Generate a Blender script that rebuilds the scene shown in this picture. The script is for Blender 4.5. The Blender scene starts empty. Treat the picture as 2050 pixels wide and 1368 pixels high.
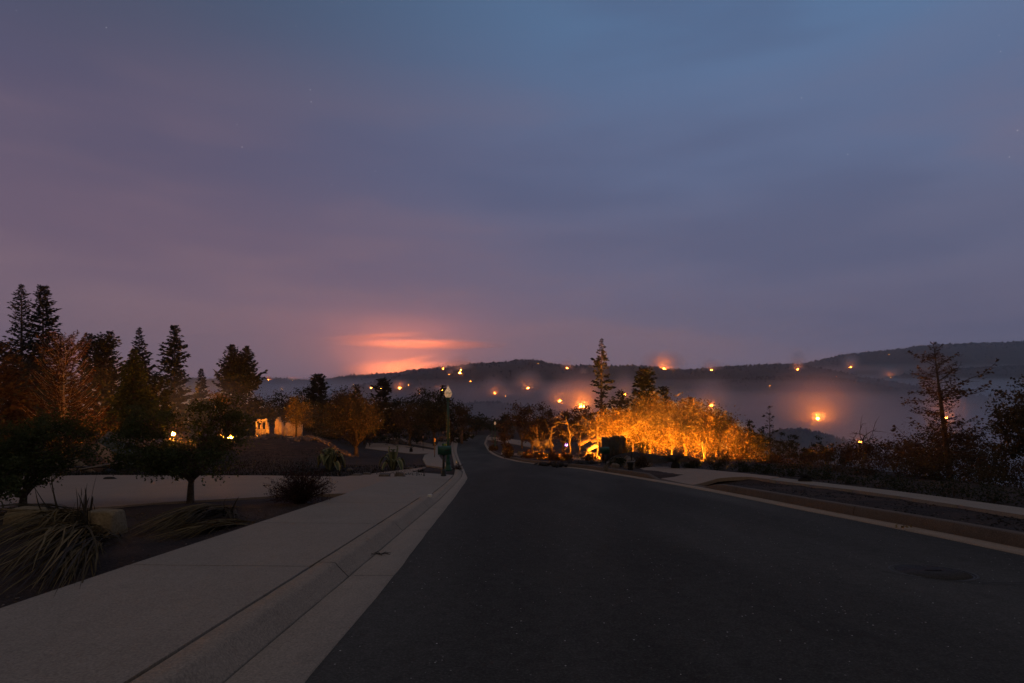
import bpy, math, random
import numpy as np
R = math.radians

# ------------------------------------------------------------------ camera
F, CX, HY, CH = 1139.0, 1025.0, 750.0, 1.4      # focal length, centre and horizon in photo pixels, eye height (m)
scene = bpy.context.scene
cam = bpy.data.objects.new('camera', bpy.data.cameras.new('camera'))
scene.collection.objects.link(cam)
cam.data.sensor_width = 36.0
cam.data.lens = 36.0 * F / 2050.0
cam.data.shift_y = (HY - 684.0) / 2050.0
cam.location = (0, 0, CH)
cam.rotation_euler = (R(90), 0, 0)
cam.data.clip_start = 0.1
cam.data.clip_end = 20000
scene.camera = cam

# ------------------------------------------------------------------ sky (night, smoke drifting over)
world = bpy.data.worlds.new('World'); scene.world = world; world.use_nodes = True
wn, wl = world.node_tree.nodes, world.node_tree.links
wn.clear()
def wnode(t, **k):
    n = wn.new(t)
    for a, v in k.items():
        if a[:2] == 'i_': n.inputs[a[2:]].default_value = v
        else: setattr(n, a, v)
    return n
def wmath(op, a, b=None):
    n = wn.new('ShaderNodeMath'); n.operation = op
    for i, v in enumerate((a, b)):
        if v is None: continue
        if isinstance(v, (int, float)): n.inputs[i].default_value = v
        else: wl.new(v, n.inputs[i])
    return n.outputs[0]
def wmix(fac, a, b, blend='MIX'):
    n = wn.new('ShaderNodeMix'); n.data_type = 'RGBA'; n.blend_type = blend
    for s, v in ((n.inputs[0], fac), (n.inputs[6], a), (n.inputs[7], b)):
        if hasattr(v, 'node'): wl.new(v, s)
        else: s.default_value = v
    return n.outputs[2]
def wramp(fac, stops):
    n = wn.new('ShaderNodeValToRGB'); r_ = n.color_ramp; r_.interpolation = 'EASE'
    while len(r_.elements) < len(stops): r_.elements.new(0.5)
    for e, (p, c) in zip(r_.elements, stops): e.position = p; e.color = (*c, 1)
    wl.new(fac, n.inputs[0]); return n.outputs[0]
def wmapr(v, a, b, c=0.0, d=1.0):
    n = wn.new('ShaderNodeMapRange'); n.interpolation_type = 'SMOOTHSTEP'
    wl.new(v, n.inputs[0])
    for i, q in enumerate((a, b, c, d)): n.inputs[i + 1].default_value = q
    return n.outputs[0]
tc = wn.new('ShaderNodeTexCoord')
sx = wn.new('ShaderNodeSeparateXYZ'); wl.new(tc.outputs['Generated'], sx.inputs[0])
X_, Z_ = sx.outputs[0], sx.outputs[2]
left = wramp(Z_, [(0.0, (.194, .132, .190)), (.08, (.196, .136, .188)), (.20, (.160, .114, .170)), (.34, (.107, .094, .160)), (.55, (.060, .080, .136)), (1.0, (.11, .10, .105))])
right = wramp(Z_, [(0.0, (.165, .142, .210)), (.08, (.148, .136, .212)), (.20, (.130, .138, .228)), (.34, (.116, .154, .272)), (.55, (.100, .188, .345)), (1.0, (.12, .115, .12))])
base = wmix(wmapr(X_, -.62, .40), left, right)
# broad smoke streaks drawn out along the horizon
mp = wn.new('ShaderNodeMapping'); mp.inputs['Scale'].default_value = (1.0, 1.0, 5.0); mp.inputs['Rotation'].default_value = (0, R(13), 0); mp.inputs['Location'].default_value = (.3, .1, .4)
wl.new(tc.outputs['Generated'], mp.inputs[0])
ns = wnode('ShaderNodeTexNoise', i_Scale=1.5, i_Detail=3.5, i_Roughness=.48); wl.new(mp.outputs[0], ns.inputs['Vector'])
ns2 = wnode('ShaderNodeTexNoise', i_Scale=.9, i_Detail=2.0); wl.new(tc.outputs['Generated'], ns2.inputs['Vector'])
streak = wmath('MULTIPLY', wmapr(ns.outputs[0], .45, .63), wmapr(Z_, .55, .05))
c1 = wmix(wmath('MULTIPLY', streak, .72), base, (.240, .156, .192, 1))
c2 = wmix(wmath('MULTIPLY', wmapr(ns.outputs[0], .48, .28), .40), c1, (.075, .094, .180, 1))
# unseen sky overhead and behind made duller and warmer, to light the ground neutral
c2 = wmix(wmapr(sx.outputs[1], .35, -.35), c2, (.140, .114, .096, 1))
# stars
vo = wnode('ShaderNodeTexVoronoi', i_Scale=60.0); wl.new(tc.outputs['Generated'], vo.inputs['Vector'])
star = wmath('LESS_THAN', vo.outputs['Distance'], .042)
sc_ = wn.new('ShaderNodeSeparateColor'); wl.new(vo.outputs['Color'], sc_.inputs[0])
sb = wmath('MULTIPLY', wmath('MULTIPLY', star, wmath('POWER', sc_.outputs[0], 2.5)), wmapr(Z_, .12, .35, 0, .6))
c3 = wmix(1.0, c2, wmix(sb, (0, 0, 0, 1), (1, .95, .9, 1)), 'ADD')
# last trace of twilight
skyt = wn.new('ShaderNodeTexSky'); skyt.sky_type = 'NISHITA'; skyt.sun_disc = False
skyt.sun_elevation = R(-5); skyt.sun_rotation = R(60); skyt.air_density = 2.0; skyt.dust_density = 3.0
tw = wmix(1.0, skyt.outputs[0], (.05, .05, .05, 1), 'MULTIPLY')
c4 = wmix(1.0, c3, tw, 'ADD')
bg = wn.new('ShaderNodeBackground'); bg.inputs[1].default_value = 1.0
wl.new(c4, bg.inputs[0])
wo = wn.new('ShaderNodeOutputWorld'); wl.new(bg.outputs[0], wo.inputs[0])

# ------------------------------------------------------------------ moon, soft through the smoke
sun = bpy.data.objects.new('moon_light', bpy.data.lights.new('moon_light', 'SUN'))
scene.collection.objects.link(sun)
sun.data.energy = 0.07; sun.data.angle = R(8); sun.data.color = (1, .78, .56)
sun.rotation_euler = (R(48), 0, R(-38))

# ------------------------------------------------------------------ exposure, sampling
vs = scene.view_settings
vs.view_transform = 'Standard'; vs.look = 'None'; vs.exposure = 0.0; vs.gamma = 1.0; vs.use_curve_mapping = False
cy = scene.cycles
cy.use_denoising = True
try: cy.denoiser = 'OPENIMAGEDENOISE'
except Exception: pass
cy.volume_bounces = 4; cy.max_bounces = 8; cy.diffuse_bounces = 3; cy.transmission_bounces = 4; cy.transparent_max_bounces = 16
cy.sample_clamp_indirect = 2.0; cy.sample_clamp_direct = 0.0
cy.caustics_reflective = False; cy.caustics_refractive = False

COL = scene.collection
RNG = np.random.default_rng(7)

# ------------------------------------------------------------------ helpers: tags, meshes
def tag(o, label=None, cat=None, group=None, kind=None):
    if label: o['label'] = label
    if cat: o['category'] = cat
    if group: o['group'] = group
    if kind: o['kind'] = kind
    return o
def thing(name, label, cat, loc=(0, 0, 0), group=None, rz_=0.0):
    o = bpy.data.objects.new(name, None); COL.objects.link(o)
    o.empty_display_size = .2
    o.location = loc; o.rotation_euler = (0, 0, rz_)
    return tag(o, label, cat, group)

class MB:
    """collects vertices and faces, links them as one mesh object"""
    def __init__(s): s.v = []; s.q = []; s.t = []; s.n = 0; s.a = []
    def add(s, v, q=None, t=None, a=None):
        v = np.asarray(v, float).reshape(-1, 3)
        if q is not None and len(q): s.q.append(np.asarray(q, np.int64).reshape(-1, 4) + s.n)
        if t is not None and len(t): s.t.append(np.asarray(t, np.int64).reshape(-1, 3) + s.n)
        s.v.append(v); s.a.append(np.full(len(v), .5) if a is None else np.asarray(a, float))
        s.n += len(v); return s
    def mesh(s, name, mat, smooth=False):
        me = bpy.data.meshes.new(name)
        v = np.concatenate(s.v) if s.v else np.zeros((0, 3))
        q = np.concatenate(s.q) if s.q else np.zeros((0, 4), np.int64)
        t = np.concatenate(s.t) if s.t else np.zeros((0, 3), np.int64)
        me.vertices.add(len(v)); me.vertices.foreach_set('co', v.ravel().astype(np.float32))
        li = np.concatenate([q.ravel(), t.ravel()]); nq, nt = len(q), len(t)
        me.loops.add(len(li)); me.loops.foreach_set('vertex_index', li.astype(np.int32))
        st = np.concatenate([np.arange(nq) * 4, nq * 4 + np.arange(nt) * 3])
        me.polygons.add(nq + nt); me.polygons.foreach_set('loop_start', st.astype(np.int32))
        if smooth: me.polygons.foreach_set('use_smooth', np.ones(nq + nt, bool))
        at = me.attributes.new('tint', 'FLOAT', 'POINT')
        at.data.foreach_set('value', np.concatenate(s.a).astype(np.float32) if s.a else [])
        me.update(calc_edges=True)
        for m in (mat if isinstance(mat, (list, tuple)) else [mat]): me.materials.append(m)
        return me
    def build(s, name, mat, parent=None, smooth=False, loc=(0, 0, 0)):
        o = bpy.data.objects.new(name, s.mesh(name, mat, smooth)); COL.objects.link(o)
        o.location = loc
        if parent: o.parent = parent
        return o
def place(me, name, parent=None, loc=(0, 0, 0), rot=(0, 0, 0), scale=(1, 1, 1)):
    o = bpy.data.objects.new(name, me); COL.objects.link(o)
    o.location = loc; o.rotation_euler = rot; o.scale = scale
    if parent: o.parent = parent
    return o

def box(mb, c, s, rot=None, a=None, taper=1.0):
    c = np.array(c, float); s = np.array(s, float) / 2
    v = np.array([[x, y, z] for z in (-1, 1) for y in (-1, 1) for x in (-1, 1)], float)
    v[4:, :2] *= taper
    v = v * s
    if rot is not None: v = v @ np.array(rot).T
    mb.add(v + c, q=[[0, 2, 3, 1], [4, 5, 7, 6], [0, 1, 5, 4], [2, 6, 7, 3], [0, 4, 6, 2], [1, 3, 7, 5]], a=None if a is None else np.full(8, a))
def rotm(rx=0, ry=0, rz_=0):
    cx_, sx_, cy_, sy_, cz, sz = math.cos(rx), math.sin(rx), math.cos(ry), math.sin(ry), math.cos(rz_), math.sin(rz_)
    return np.array([[cz, -sz, 0], [sz, cz, 0], [0, 0, 1]]) @ np.array([[cy_, 0, sy_], [0, 1, 0], [-sy_, 0, cy_]]) @ np.array([[1, 0, 0], [0, cx_, -sx_], [0, sx_, cx_]])
def tube(mb, pts, rad, n=5, cap=True, a=None):
    p = np.asarray(pts, float); m = len(p); rad = np.broadcast_to(np.asarray(rad, float), (m,))
    d = np.gradient(p, axis=0); d /= np.linalg.norm(d, axis=1, keepdims=True) + 1e-9
    ref = np.where(np.abs(d[:, 2:3]) > .9, np.array([[1., 0, 0]]), np.array([[0., 0, 1]]))
    u = np.cross(d, ref); u /= np.linalg.norm(u, axis=1, keepdims=True) + 1e-9
    w = np.cross(d, u)
    an = np.arange(n) * 2 * np.pi / n
    v = p[:, None] + rad[:, None, None] * (np.cos(an)[None, :, None] * u[:, None] + np.sin(an)[None, :, None] * w[:, None])
    i = np.arange(m - 1)[:, None] * n; j = np.arange(n)[None]; k = (j + 1) % n
    q = np.stack([i + j, i + k, i + n + k, i + n + j], -1).reshape(-1, 4)
    t = []
    if cap and n >= 3: t = [[(m - 1) * n, (m - 1) * n + x, (m - 1) * n + x + 1] for x in range(1, n - 1)] + [[0, x + 1, x] for x in range(1, n - 1)]
    mb.add(v.reshape(-1, 3), q, t, a=None if a is None else np.full(m * n, a))
def lathe(mb, prof, n=20, c=(0, 0, 0)):
    """prof: list of (radius, z)"""
    pr = np.array(prof, float); an = np.arange(n) * 2 * np.pi / n
    v = np.stack([pr[:, 0:1] * np.cos(an), pr[:, 0:1] * np.sin(an), np.repeat(pr[:, 1:2], n, 1)], -1).reshape(-1, 3) + np.array(c)
    m = len(pr); i = np.arange(m - 1)[:, None] * n; j = np.arange(n)[None]; k = (j + 1) % n
    q = np.stack([i + j, i + k, i + n + k, i + n + j], -1).reshape(-1, 4)
    t = [[(m - 1) * n, (m - 1) * n + x, (m - 1) * n + x + 1] for x in range(1, n - 1)] + [[0, x + 1, x] for x in range(1, n - 1)]
    mb.add(v, q, t)
def unit(v): return v / (np.linalg.norm(v, axis=-1, keepdims=True) + 1e-9)
def leaves(mb, c, size, rng, aspect=.5, along=None, spread=1.0, droop=0.0):
    """one diamond leaf (two triangles as a quad, slightly folded) at each centre"""
    n = len(c)
    if n == 0: return
    a = rng.normal(size=(n, 3))
    if along is not None: a = unit(np.asarray(along)) + a * spread * .5
    a[:, 2] -= droop
    a = unit(a); b = unit(np.cross(a, rng.normal(size=(n, 3)))); nn = np.cross(a, b)
    L = (np.asarray(size) * rng.uniform(.6, 1.3, n))[:, None]
    v = np.stack([c - a * L * .5, c + b * L * aspect * .5 + nn * L * .06, c + a * L * .5, c - b * L * aspect * .5 + nn * L * .06], 1)
    q = np.arange(n * 4).reshape(n, 4)
    mb.add(v.reshape(-1, 3), q, a=np.repeat(rng.uniform(0, 1, n), 4))

# ------------------------------------------------------------------ noise
def _hash(ix, iy, s):
    h = (ix * 374761393 + iy * 668265263 + s * 982451653) & 0xffffffff
    h = ((h ^ (h >> 13)) * 1274126177) & 0xffffffff
    return ((h ^ (h >> 16)) & 0xffff) / 65535.0
def vnoise(x, y, s=0):
    x = np.asarray(x, float); y = np.asarray(y, float)
    ix = np.floor(x).astype(np.int64); iy = np.floor(y).astype(np.int64)
    fx = x - ix; fy = y - iy; fx = fx * fx * (3 - 2 * fx); fy = fy * fy * (3 - 2 * fy)
    return (_hash(ix, iy, s) * (1 - fx) + _hash(ix + 1, iy, s) * fx) * (1 - fy) + (_hash(ix, iy + 1, s) * (1 - fx) + _hash(ix + 1, iy + 1, s) * fx) * fy
def fbm(x, y, s=0, o=4):
    z = 0; a = .5
    for k in range(o): z = z + a * (vnoise(np.asarray(x) * 2 ** k, np.asarray(y) * 2 ** k, s + k) - .5) * 2; a *= .5
    return z
def sstep(a, b, x):
    t = np.clip((np.asarray(x, float) - a) / (b - a), 0, 1); return t * t * (3 - 2 * t)

# ------------------------------------------------------------------ lie of the land
SL = .1185
def rz(y):
    """height of the street, falling away from the camera and levelling out"""
    y = np.asarray(y, float); t = np.clip(y - 55, 0, 75)
    z = -SL * np.clip(y, -60, 55) - (SL * t - (SL - .02) * t * t / 150) - .02 * np.clip(y - 130, 0, None)
    d = np.clip(y - 165, 0, None)
    return z - .22 * d * d / (d + 40)
VALLEY = -160.0
def redge(y): return np.clip(9.7 + .24 * np.clip(y, 0, None), 9.7, 27)
def land(x, y):
    x = np.asarray(x, float); y = np.asarray(y, float)
    z = rz(y)
    z = z + 1.7 * sstep(36, 58, y) * sstep(.27, .36, -x / np.maximum(y, 1)) * sstep(170, 130, y)
    t = np.clip(x - redge(y), 0, None)
    z = z - .5 * t * t / (t + 6)
    return np.maximum(z, VALLEY + 8 * fbm(x / 300, y / 300, 3))
def W(px, py, d): return np.array([(px - CX) / F * d, d, CH - (py - HY) / F * d])
def at(px, d):
    x = (px - CX) / F * d
    return np.array([x, d, float(land(x, d))])
_ys = np.concatenate([np.linspace(1.0, 60, 1500), np.linspace(60.05, 160, 1000)])
_rows = HY + (CH - rz(_ys)) / _ys * F
def gp(px, py):
    """photo pixel on the street surface -> plan x, y"""
    d = float(np.interp(-py, -_rows, _ys)); return (px - CX) / F * d, d
def curve(pix, back=None):
    """pixels from near to far -> plan line X(y)"""
    P = [gp(*p) for p in pix]
    ys = np.array([p[1] for p in P]); xs = np.array([p[0] for p in P])
    s = (xs[1] - xs[0]) / (ys[1] - ys[0]) if back is None else back
    ys = np.concatenate([[-30], ys]); xs = np.concatenate([[xs[0] + s * (-30 - ys[1])], xs])
    def f(y):
        y = np.asarray(y, float)
        return sum(np.interp(y + k * (.25 + .012 * np.clip(y, 0, 100)), ys, xs) for k in (-1, -.5, 0, .5, 1)) / 5
    return f

# ------------------------------------------------------------------ materials
def newmat(name):
    m = bpy.data.materials.new(name); m.use_nodes = True
    n, l = m.node_tree.nodes, m.node_tree.links
    n.clear(); return m, n, l
def ncoord(n, l, scale, kind='Object'):
    t = n.new('ShaderNodeTexCoord'); mp_ = n.new('ShaderNodeMapping'); mp_.inputs['Scale'].default_value = scale if hasattr(scale, '__len__') else (scale,) * 3
    l.new(t.outputs[kind], mp_.inputs[0]); return mp_.outputs[0]
def nnoise(n, l, co, scale=1.0, detail=5.0, rough=.55):
    t = n.new('ShaderNodeTexNoise'); t.inputs['Scale'].default_value = scale; t.inputs['Detail'].default_value = detail; t.inputs['Roughness'].default_value = rough
    l.new(co, t.inputs['Vector']); return t.outputs[0]
def nramp(n, l, fac, stops):
    r_ = n.new('ShaderNodeValToRGB')
    while len(r_.color_ramp.elements) < len(stops): r_.color_ramp.elements.new(.5)
    for e, (p, c) in zip(r_.color_ramp.elements, stops): e.position = p; e.color = (*c, 1)
    l.new(fac, r_.inputs[0]); return r_.outputs[0]
def nmix(n, l, fac, a, b, blend='MIX'):
    x = n.new('ShaderNodeMix'); x.data_type = 'RGBA'; x.blend_type = blend
    for s, v in ((x.inputs[0], fac), (x.inputs[6], a), (x.inputs[7], b)):
        if hasattr(v, 'node'): l.new(v, s)
        elif isinstance(v, (int, float)): s.default_value = v
        else: s.default_value = (*v, 1)
    return x.outputs[2]
def ngt(n, l, v, thr, op='GREATER_THAN'):
    x = n.new('ShaderNodeMath'); x.operation = op; l.new(v, x.inputs[0]); x.inputs[1].default_value = thr; return x.outputs[0]
def finish(m, n, l, col, rough=.8, bump=None, bstr=.3, bdist=.02, metal=0.0, spec=.3):
    p = n.new('ShaderNodeBsdfPrincipled'); p.inputs['Roughness'].default_value = rough; p.inputs['Metallic'].default_value = metal
    p.inputs['Specular IOR Level'].default_value = spec
    if hasattr(col, 'node'): l.new(col, p.inputs['Base Color'])
    else: p.inputs['Base Color'].default_value = (*col, 1)
    if bump is not None:
        b = n.new('ShaderNodeBump'); b.inputs['Strength'].default_value = bstr; b.inputs['Distance'].default_value = bdist
        l.new(bump, b.inputs['Height']); l.new(b.outputs[0], p.inputs['Normal'])
    o = n.new('ShaderNodeOutputMaterial'); l.new(p.outputs[0], o.inputs[0]); return m
def mottled(name, c1, c2, scale=6.0, rough=.85, fine=60.0, bstr=.25, bdist=.01, detail=6.0, spec=.25, metal=0.0, lo=.35, hi=.68):
    m, n, l = newmat(name)
    co = ncoord(n, l, 1.0)
    a = nnoise(n, l, co, scale, detail); b = nnoise(n, l, co, fine, 3)
    c = nramp(n, l, a, [(lo, c1), (hi, c2)])
    c = nmix(n, l, .35, c, nramp(n, l, b, [(.3, tuple(x * .6 for x in c1)), (.7, tuple(min(1, x * 1.3) for x in c2))]))
    return finish(m, n, l, c, rough, b, bstr, bdist, metal, spec)

# asphalt: dark binder, small pale stones, faint lighter wheel paths and stains
def asphalt_mat():
    m, n, l = newmat('asphalt')
    co = ncoord(n, l, 1.0)
    big = nnoise(n, l, ncoord(n, l, (.35, .06, .3)), 1.0, 4); fine = nnoise(n, l, co, 130, 3, .7); mid = nnoise(n, l, co, 9, 5)
    ag = nnoise(n, l, co, 55, 4, .75)
    c = nramp(n, l, big, [(.34, (.038, .036, .033)), (.66, (.118, .112, .104))])
    c = nmix(n, l, .60, c, nramp(n, l, ag, [(.34, (.012, .0115, .011)), (.52, (.060, .057, .053)), (.70, (.20, .19, .178))]))
    c = nmix(n, l, .20, c, nramp(n, l, fine, [(.30, (.020, .019, .018)), (.72, (.16, .15, .14))]))
    c = nmix(n, l, .20, c, nramp(n, l, mid, [(.35, (.030, .028, .026)), (.7, (.11, .104, .096))]))
    c = nmix(n, l, .85, c, nramp(n, l, big, [(.36, (.74, .74, .74)), (.64, (1.12, 1.12, 1.12))]), 'MULTIPLY')
    # stains dropped along the lanes
    stn = nramp(n, l, nnoise(n, l, ncoord(n, l, (.9, .35, .5)), 1.0, 6, .65), [(.60, (0, 0, 0)), (.72, (1, 1, 1))])
    c = nmix(n, l, nmix(n, l, .55, stn, (0, 0, 0)), c, (.026, .024, .023))
    v = n.new('ShaderNodeTexVoronoi'); v.inputs['Scale'].default_value = 27; l.new(co, v.inputs['Vector'])
    sc = n.new('ShaderNodeSeparateColor'); l.new(v.outputs['Color'], sc.inputs[0])
    st = n.new('ShaderNodeMath'); st.operation = 'MULTIPLY'
    l.new(ngt(n, l, v.outputs['Distance'], .17, 'LESS_THAN'), st.inputs[0]); l.new(ngt(n, l, sc.outputs[0], .90), st.inputs[1])
    c = nmix(n, l, st.outputs[0], c, nramp(n, l, sc.outputs[1], [(.2, (.13, .12, .11)), (1.0, (.60, .57, .54))]))
    return finish(m, n, l, c, .9, fine, .55, .006, 0, .08)
def concrete_mat(name, c1, c2, sy=1.0, spots=.5):
    m, n, l = newmat(name)
    co = ncoord(n, l, 1.0)
    a = nnoise(n, l, co, 1.3, 7, .62); s = nnoise(n, l, ncoord(n, l, (14, 14 * sy, 5)), 1.0, 4); f = nnoise(n, l, co, 170, 2); d = nnoise(n, l, co, 5.5, 8, .7)
    c = nramp(n, l, a, [(.30, c1), (.70, c2)])
    c = nmix(n, l, .25, c, nramp(n, l, s, [(.35, tuple(x * .72 for x in c1)), (.65, tuple(x * 1.12 for x in c2))]))
    f2 = nnoise(n, l, co, 60, 4, .7)
    c = nmix(n, l, .22, c, nramp(n, l, f, [(.3, tuple(x * .45 for x in c1)), (.7, tuple(x * 1.35 for x in c2))]))
    c = nmix(n, l, .42, c, nramp(n, l, f2, [(.34, tuple(x * .35 for x in c1)), (.5, c1), (.68, tuple(x * 1.35 for x in c2))]))
    dk = nramp(n, l, d, [(.62, (0, 0, 0)), (.74, (1, 1, 1))])
    c = nmix(n, l, nmix(n, l, 1 - spots, dk, (0, 0, 0)), c, tuple(x * .5 for x in c1))
    return finish(m, n, l, c, .88, f, .25, .004, 0, .2)
M = {}
M['asphalt'] = asphalt_mat()
M['walk'] = concrete_mat('pavement_concrete', (.245, .203, .165), (.335, .28, .23), .5)
M['gutter'] = concrete_mat('gutter_concrete', (.28, .225, .175), (.39, .31, .245), .3)
M['kerb'] = concrete_mat('kerb_concrete', (.26, .207, .16), (.37, .295, .23), .6, .7)
M['kerb_r'] = concrete_mat('shaded_kerb_concrete', (.085, .062, .046), (.17, .125, .094), .6, .6)  # darker concrete colour stands in for shade on the right kerb
M['drive'] = concrete_mat('driveway_concrete', (.27, .195, .15), (.36, .265, .205), 4.0, .3)
M['joint'] = mottled('joint_dirt', (.02, .017, .015), (.04, .034, .03), 30)
M['soil'] = mottled('burnt_soil', (.014, .012, .012), (.075, .052, .042), .55, .95, 22, .9, .05, 8, lo=.38, hi=.72)
M['bed'] = mottled('charred_bed', (.007, .006, .006), (.085, .050, .036), 1.3, .95, 34, 1.0, .05, 8, lo=.38, hi=.72)
M['hill'] = mottled('wooded_hill', (.016, .018, .018), (.034, .034, .030), .006, .95, .05, .6, 3.0, 8)
M['stone'] = mottled('pale_boulder', (.15, .11, .065), (.26, .195, .12), 2.2, .9, 26, .7, .03)
M['stone2'] = mottled('sooty_boulder', (.07, .055, .05), (.17, .135, .115), 2.0, .9, 20, .7, .03)
M['plaster'] = mottled('scorched_plaster', (.38, .27, .18), (.62, .47, .33), 2.4, .92, 18, .5, .03)
M['rubble'] = mottled('ashen_rubble', (.055, .043, .038), (.25, .19, .16), 1.4, .95, 9, .6, .04)
M['char'] = mottled('charred_timber', (.010, .009, .009), (.035, .028, .025), 5, .85, 40, .8, .02)
M['charmetal'] = mottled('blackened_metal', (.018, .018, .018), (.07, .06, .055), 2.2, .6, 14, .4, .02, metal=.4)
M['sheet'] = mottled('crumpled_grey_sheet', (.05, .055, .058), (.14, .15, .15), 2.0, .55, 8, .8, .05, metal=.5)
M['panel'] = mottled('scorched_red_panel', (.20, .115, .075), (.36, .215, .14), 1.3, .85, 12, .4, .02)
M['panel2'] = mottled('dark_brown_panel', (.06, .035, .026), (.12, .07, .05), 1.5, .85, 12, .4, .02)
M['board'] = mottled('weathered_board', (.09, .07, .055), (.22, .17, .13), 3, .85, 30, .5, .01)
M['green'] = mottled('green_painted_steel', (.010, .060, .038), (.016, .085, .052), 5, .5, 50, .15, .002, spec=.5)
M['blackmetal'] = mottled('black_cast_iron', (.012, .014, .014), (.028, .030, .029), 6, .5, 60, .25, .003, spec=.5)
M['lid'] = mottled('manhole_iron', (.030, .028, .028), (.062, .058, .056), 9, .9, 60, .4, .004, spec=.08)
M['rim'] = mottled('worn_manhole_rim', (.035, .033, .032), (.075, .07, .068), 12, .7, 60, .4, .004, spec=.3)
M['iron'] = mottled('worn_iron', (.035, .033, .034), (.075, .07, .07), 8, .55, 60, .4, .004, metal=.6)
M['bark'] = mottled('brown_bark', (.045, .032, .024), (.13, .095, .07), 7, .95, 40, 1.0, .02)
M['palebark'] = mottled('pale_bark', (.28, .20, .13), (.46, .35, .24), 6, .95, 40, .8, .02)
M['white'] = mottled('white_painted_tin', (.55, .52, .48), (.75, .72, .68), 5, .6)

def leafmat(name, c1, c2, trans=.35, rough=.7):
    m, n, l = newmat(name)
    a = n.new('ShaderNodeAttribute'); a.attribute_name = 'tint'
    c = nramp(n, l, a.outputs['Fac'], [(0, c1), (1, c2)])
    d = n.new('ShaderNodeBsdfPrincipled'); d.inputs['Roughness'].default_value = rough; d.inputs['Specular IOR Level'].default_value = .05
    l.new(c, d.inputs['Base Color'])
    t = n.new('ShaderNodeBsdfTranslucent'); l.new(c, t.inputs[0])
    x = n.new('ShaderNodeMixShader'); x.inputs[0].default_value = trans
    l.new(d.outputs[0], x.inputs[1]); l.new(t.outputs[0], x.inputs[2])
    o = n.new('ShaderNodeOutputMaterial'); l.new(x.outputs[0], o.inputs[0]); return m
M['lf_dark'] = leafmat('dark_evergreen_leaves', (.022, .026, .014), (.055, .058, .030))
M['lf_green'] = leafmat('green_leaves', (.040, .055, .020), (.095, .105, .045))
M['lf_conifer'] = leafmat('conifer_needles', (.020, .024, .018), (.048, .050, .036), .15)
M['lf_rust'] = leafmat('scorched_brown_needles', (.075, .036, .020), (.17, .085, .045), .3)
M['lf_brown'] = leafmat('scorched_brown_leaves', (.050, .030, .020), (.12, .075, .045), .35)
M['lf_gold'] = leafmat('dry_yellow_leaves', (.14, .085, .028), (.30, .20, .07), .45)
M['lf_olive'] = leafmat('olive_leaves', (.050, .038, .022), (.11, .080, .045), .35)
M['lf_flax'] = leafmat('wilted_strap_leaves', (.050, .036, .014), (.23, .16, .068), .2, .6)
M['lf_flaxb'] = leafmat('burnt_strap_leaves', (.030, .024, .018), (.07, .055, .035), .15, .6)
M['lf_agave'] = leafmat('grey_green_agave', (.055, .075, .042), (.42, .39, .20), .1, .55)
M['lf_red'] = leafmat('burnt_red_twigs', (.030, .014, .013), (.085, .040, .036), .2)
M['lf_lawn'] = leafmat('scorched_lawn', (.008, .008, .006), (.035, .030, .018), .1)
M['lf_far'] = leafmat('distant_trees', (.014, .017, .017), (.030, .032, .030), .05)

def emitmat(name, col, strength):
    m, n, l = newmat(name)
    e = n.new('ShaderNodeEmission'); e.inputs[0].default_value = (*col, 1); e.inputs[1].default_value = strength
    o = n.new('ShaderNodeOutputMaterial'); l.new(e.outputs[0], o.inputs[0]); return m
def volmat(name, col, density, aniso=0.0):
    m, n, l = newmat(name)
    v = n.new('ShaderNodeVolumePrincipled'); v.inputs['Color'].default_value = (*col, 1); v.inputs['Density'].default_value = density
    v.inputs['Anisotropy'].default_value = aniso
    o = n.new('ShaderNodeOutputMaterial'); l.new(v.outputs[0], o.inputs['Volume']); return m

# ------------------------------------------------------------------ the street
KBL = curve([(380, 1334), (620, 1165), (852, 1001), (884, 975), (906, 956), (911, 946), (907, 925), (904, 905), (902, 893), (906, 882), (925, 874), (950, 871)])
AEL = curve([(609, 1368), (800, 1139), (870, 1047), (905, 1003), (930, 968), (936, 958), (931, 946), (920, 922), (914, 900), (917, 884), (937, 874), (955, 871)])
AER = curve([(2050, 1113), (1900, 1081), (1750, 1050), (1616, 1024), (1494, 999), (1372, 975), (1250, 954), (1160, 939), (1094, 932), (1036, 925), (1002, 917), (979, 905), (969, 888), (974, 875), (979, 871)], back=-.02)
WIL = curve([(0, 1260), (240, 1169), (480, 1080), (600, 1037), (698, 999), (790, 965), (853, 938)])
def KBR(y): return AER(y) + .30 + .30
Y_END = 121.0
ysamp = np.concatenate([np.arange(-9, 30, .3), np.arange(30, 70, .6), np.arange(70, Y_END + .1, 1.0)])
def kh_l(y): return .15 - .125 * sstep(12.9, 13.9, y) * (1 - sstep(24.2, 26.5, y)) - .11 * sstep(52, 54, y) * (1 - sstep(66, 69, y))
def kh_r(y): return .19 - .165 * sstep(16.2, 17.6, y) * (1 - sstep(20.8, 22.2, y)) - .12 * sstep(70, 73, y) * (1 - sstep(88, 92, y))

def strip(mb, ys, *cols):
    """cols: (X(y) array, z offset array) pairs swept along the street"""
    m, k = len(ys), len(cols)
    v = np.stack([np.stack([np.broadcast_to(x, (m,)), ys, rz(ys) + np.broadcast_to(z, (m,))], -1) for x, z in cols], 1)
    i = np.arange(m - 1)[:, None] * k; j = np.arange(k - 1)[None]
    mb.add(v.reshape(-1, 3), np.stack([i + j, i + j + 1, i + k + j + 1, i + k + j], -1).reshape(-1, 4))
    return mb
def structure(o): o['kind'] = 'structure'; return o

mb = MB(); al, ar = AEL(ysamp) - .06, AER(ysamp) + .06
strip(mb, ysamp, *[(al + (ar - al) * f, .03 * math.sin(math.pi * f)) for f in np.linspace(0, 1, 9)])
road = structure(mb.build('road', M['asphalt'], smooth=True))

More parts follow.
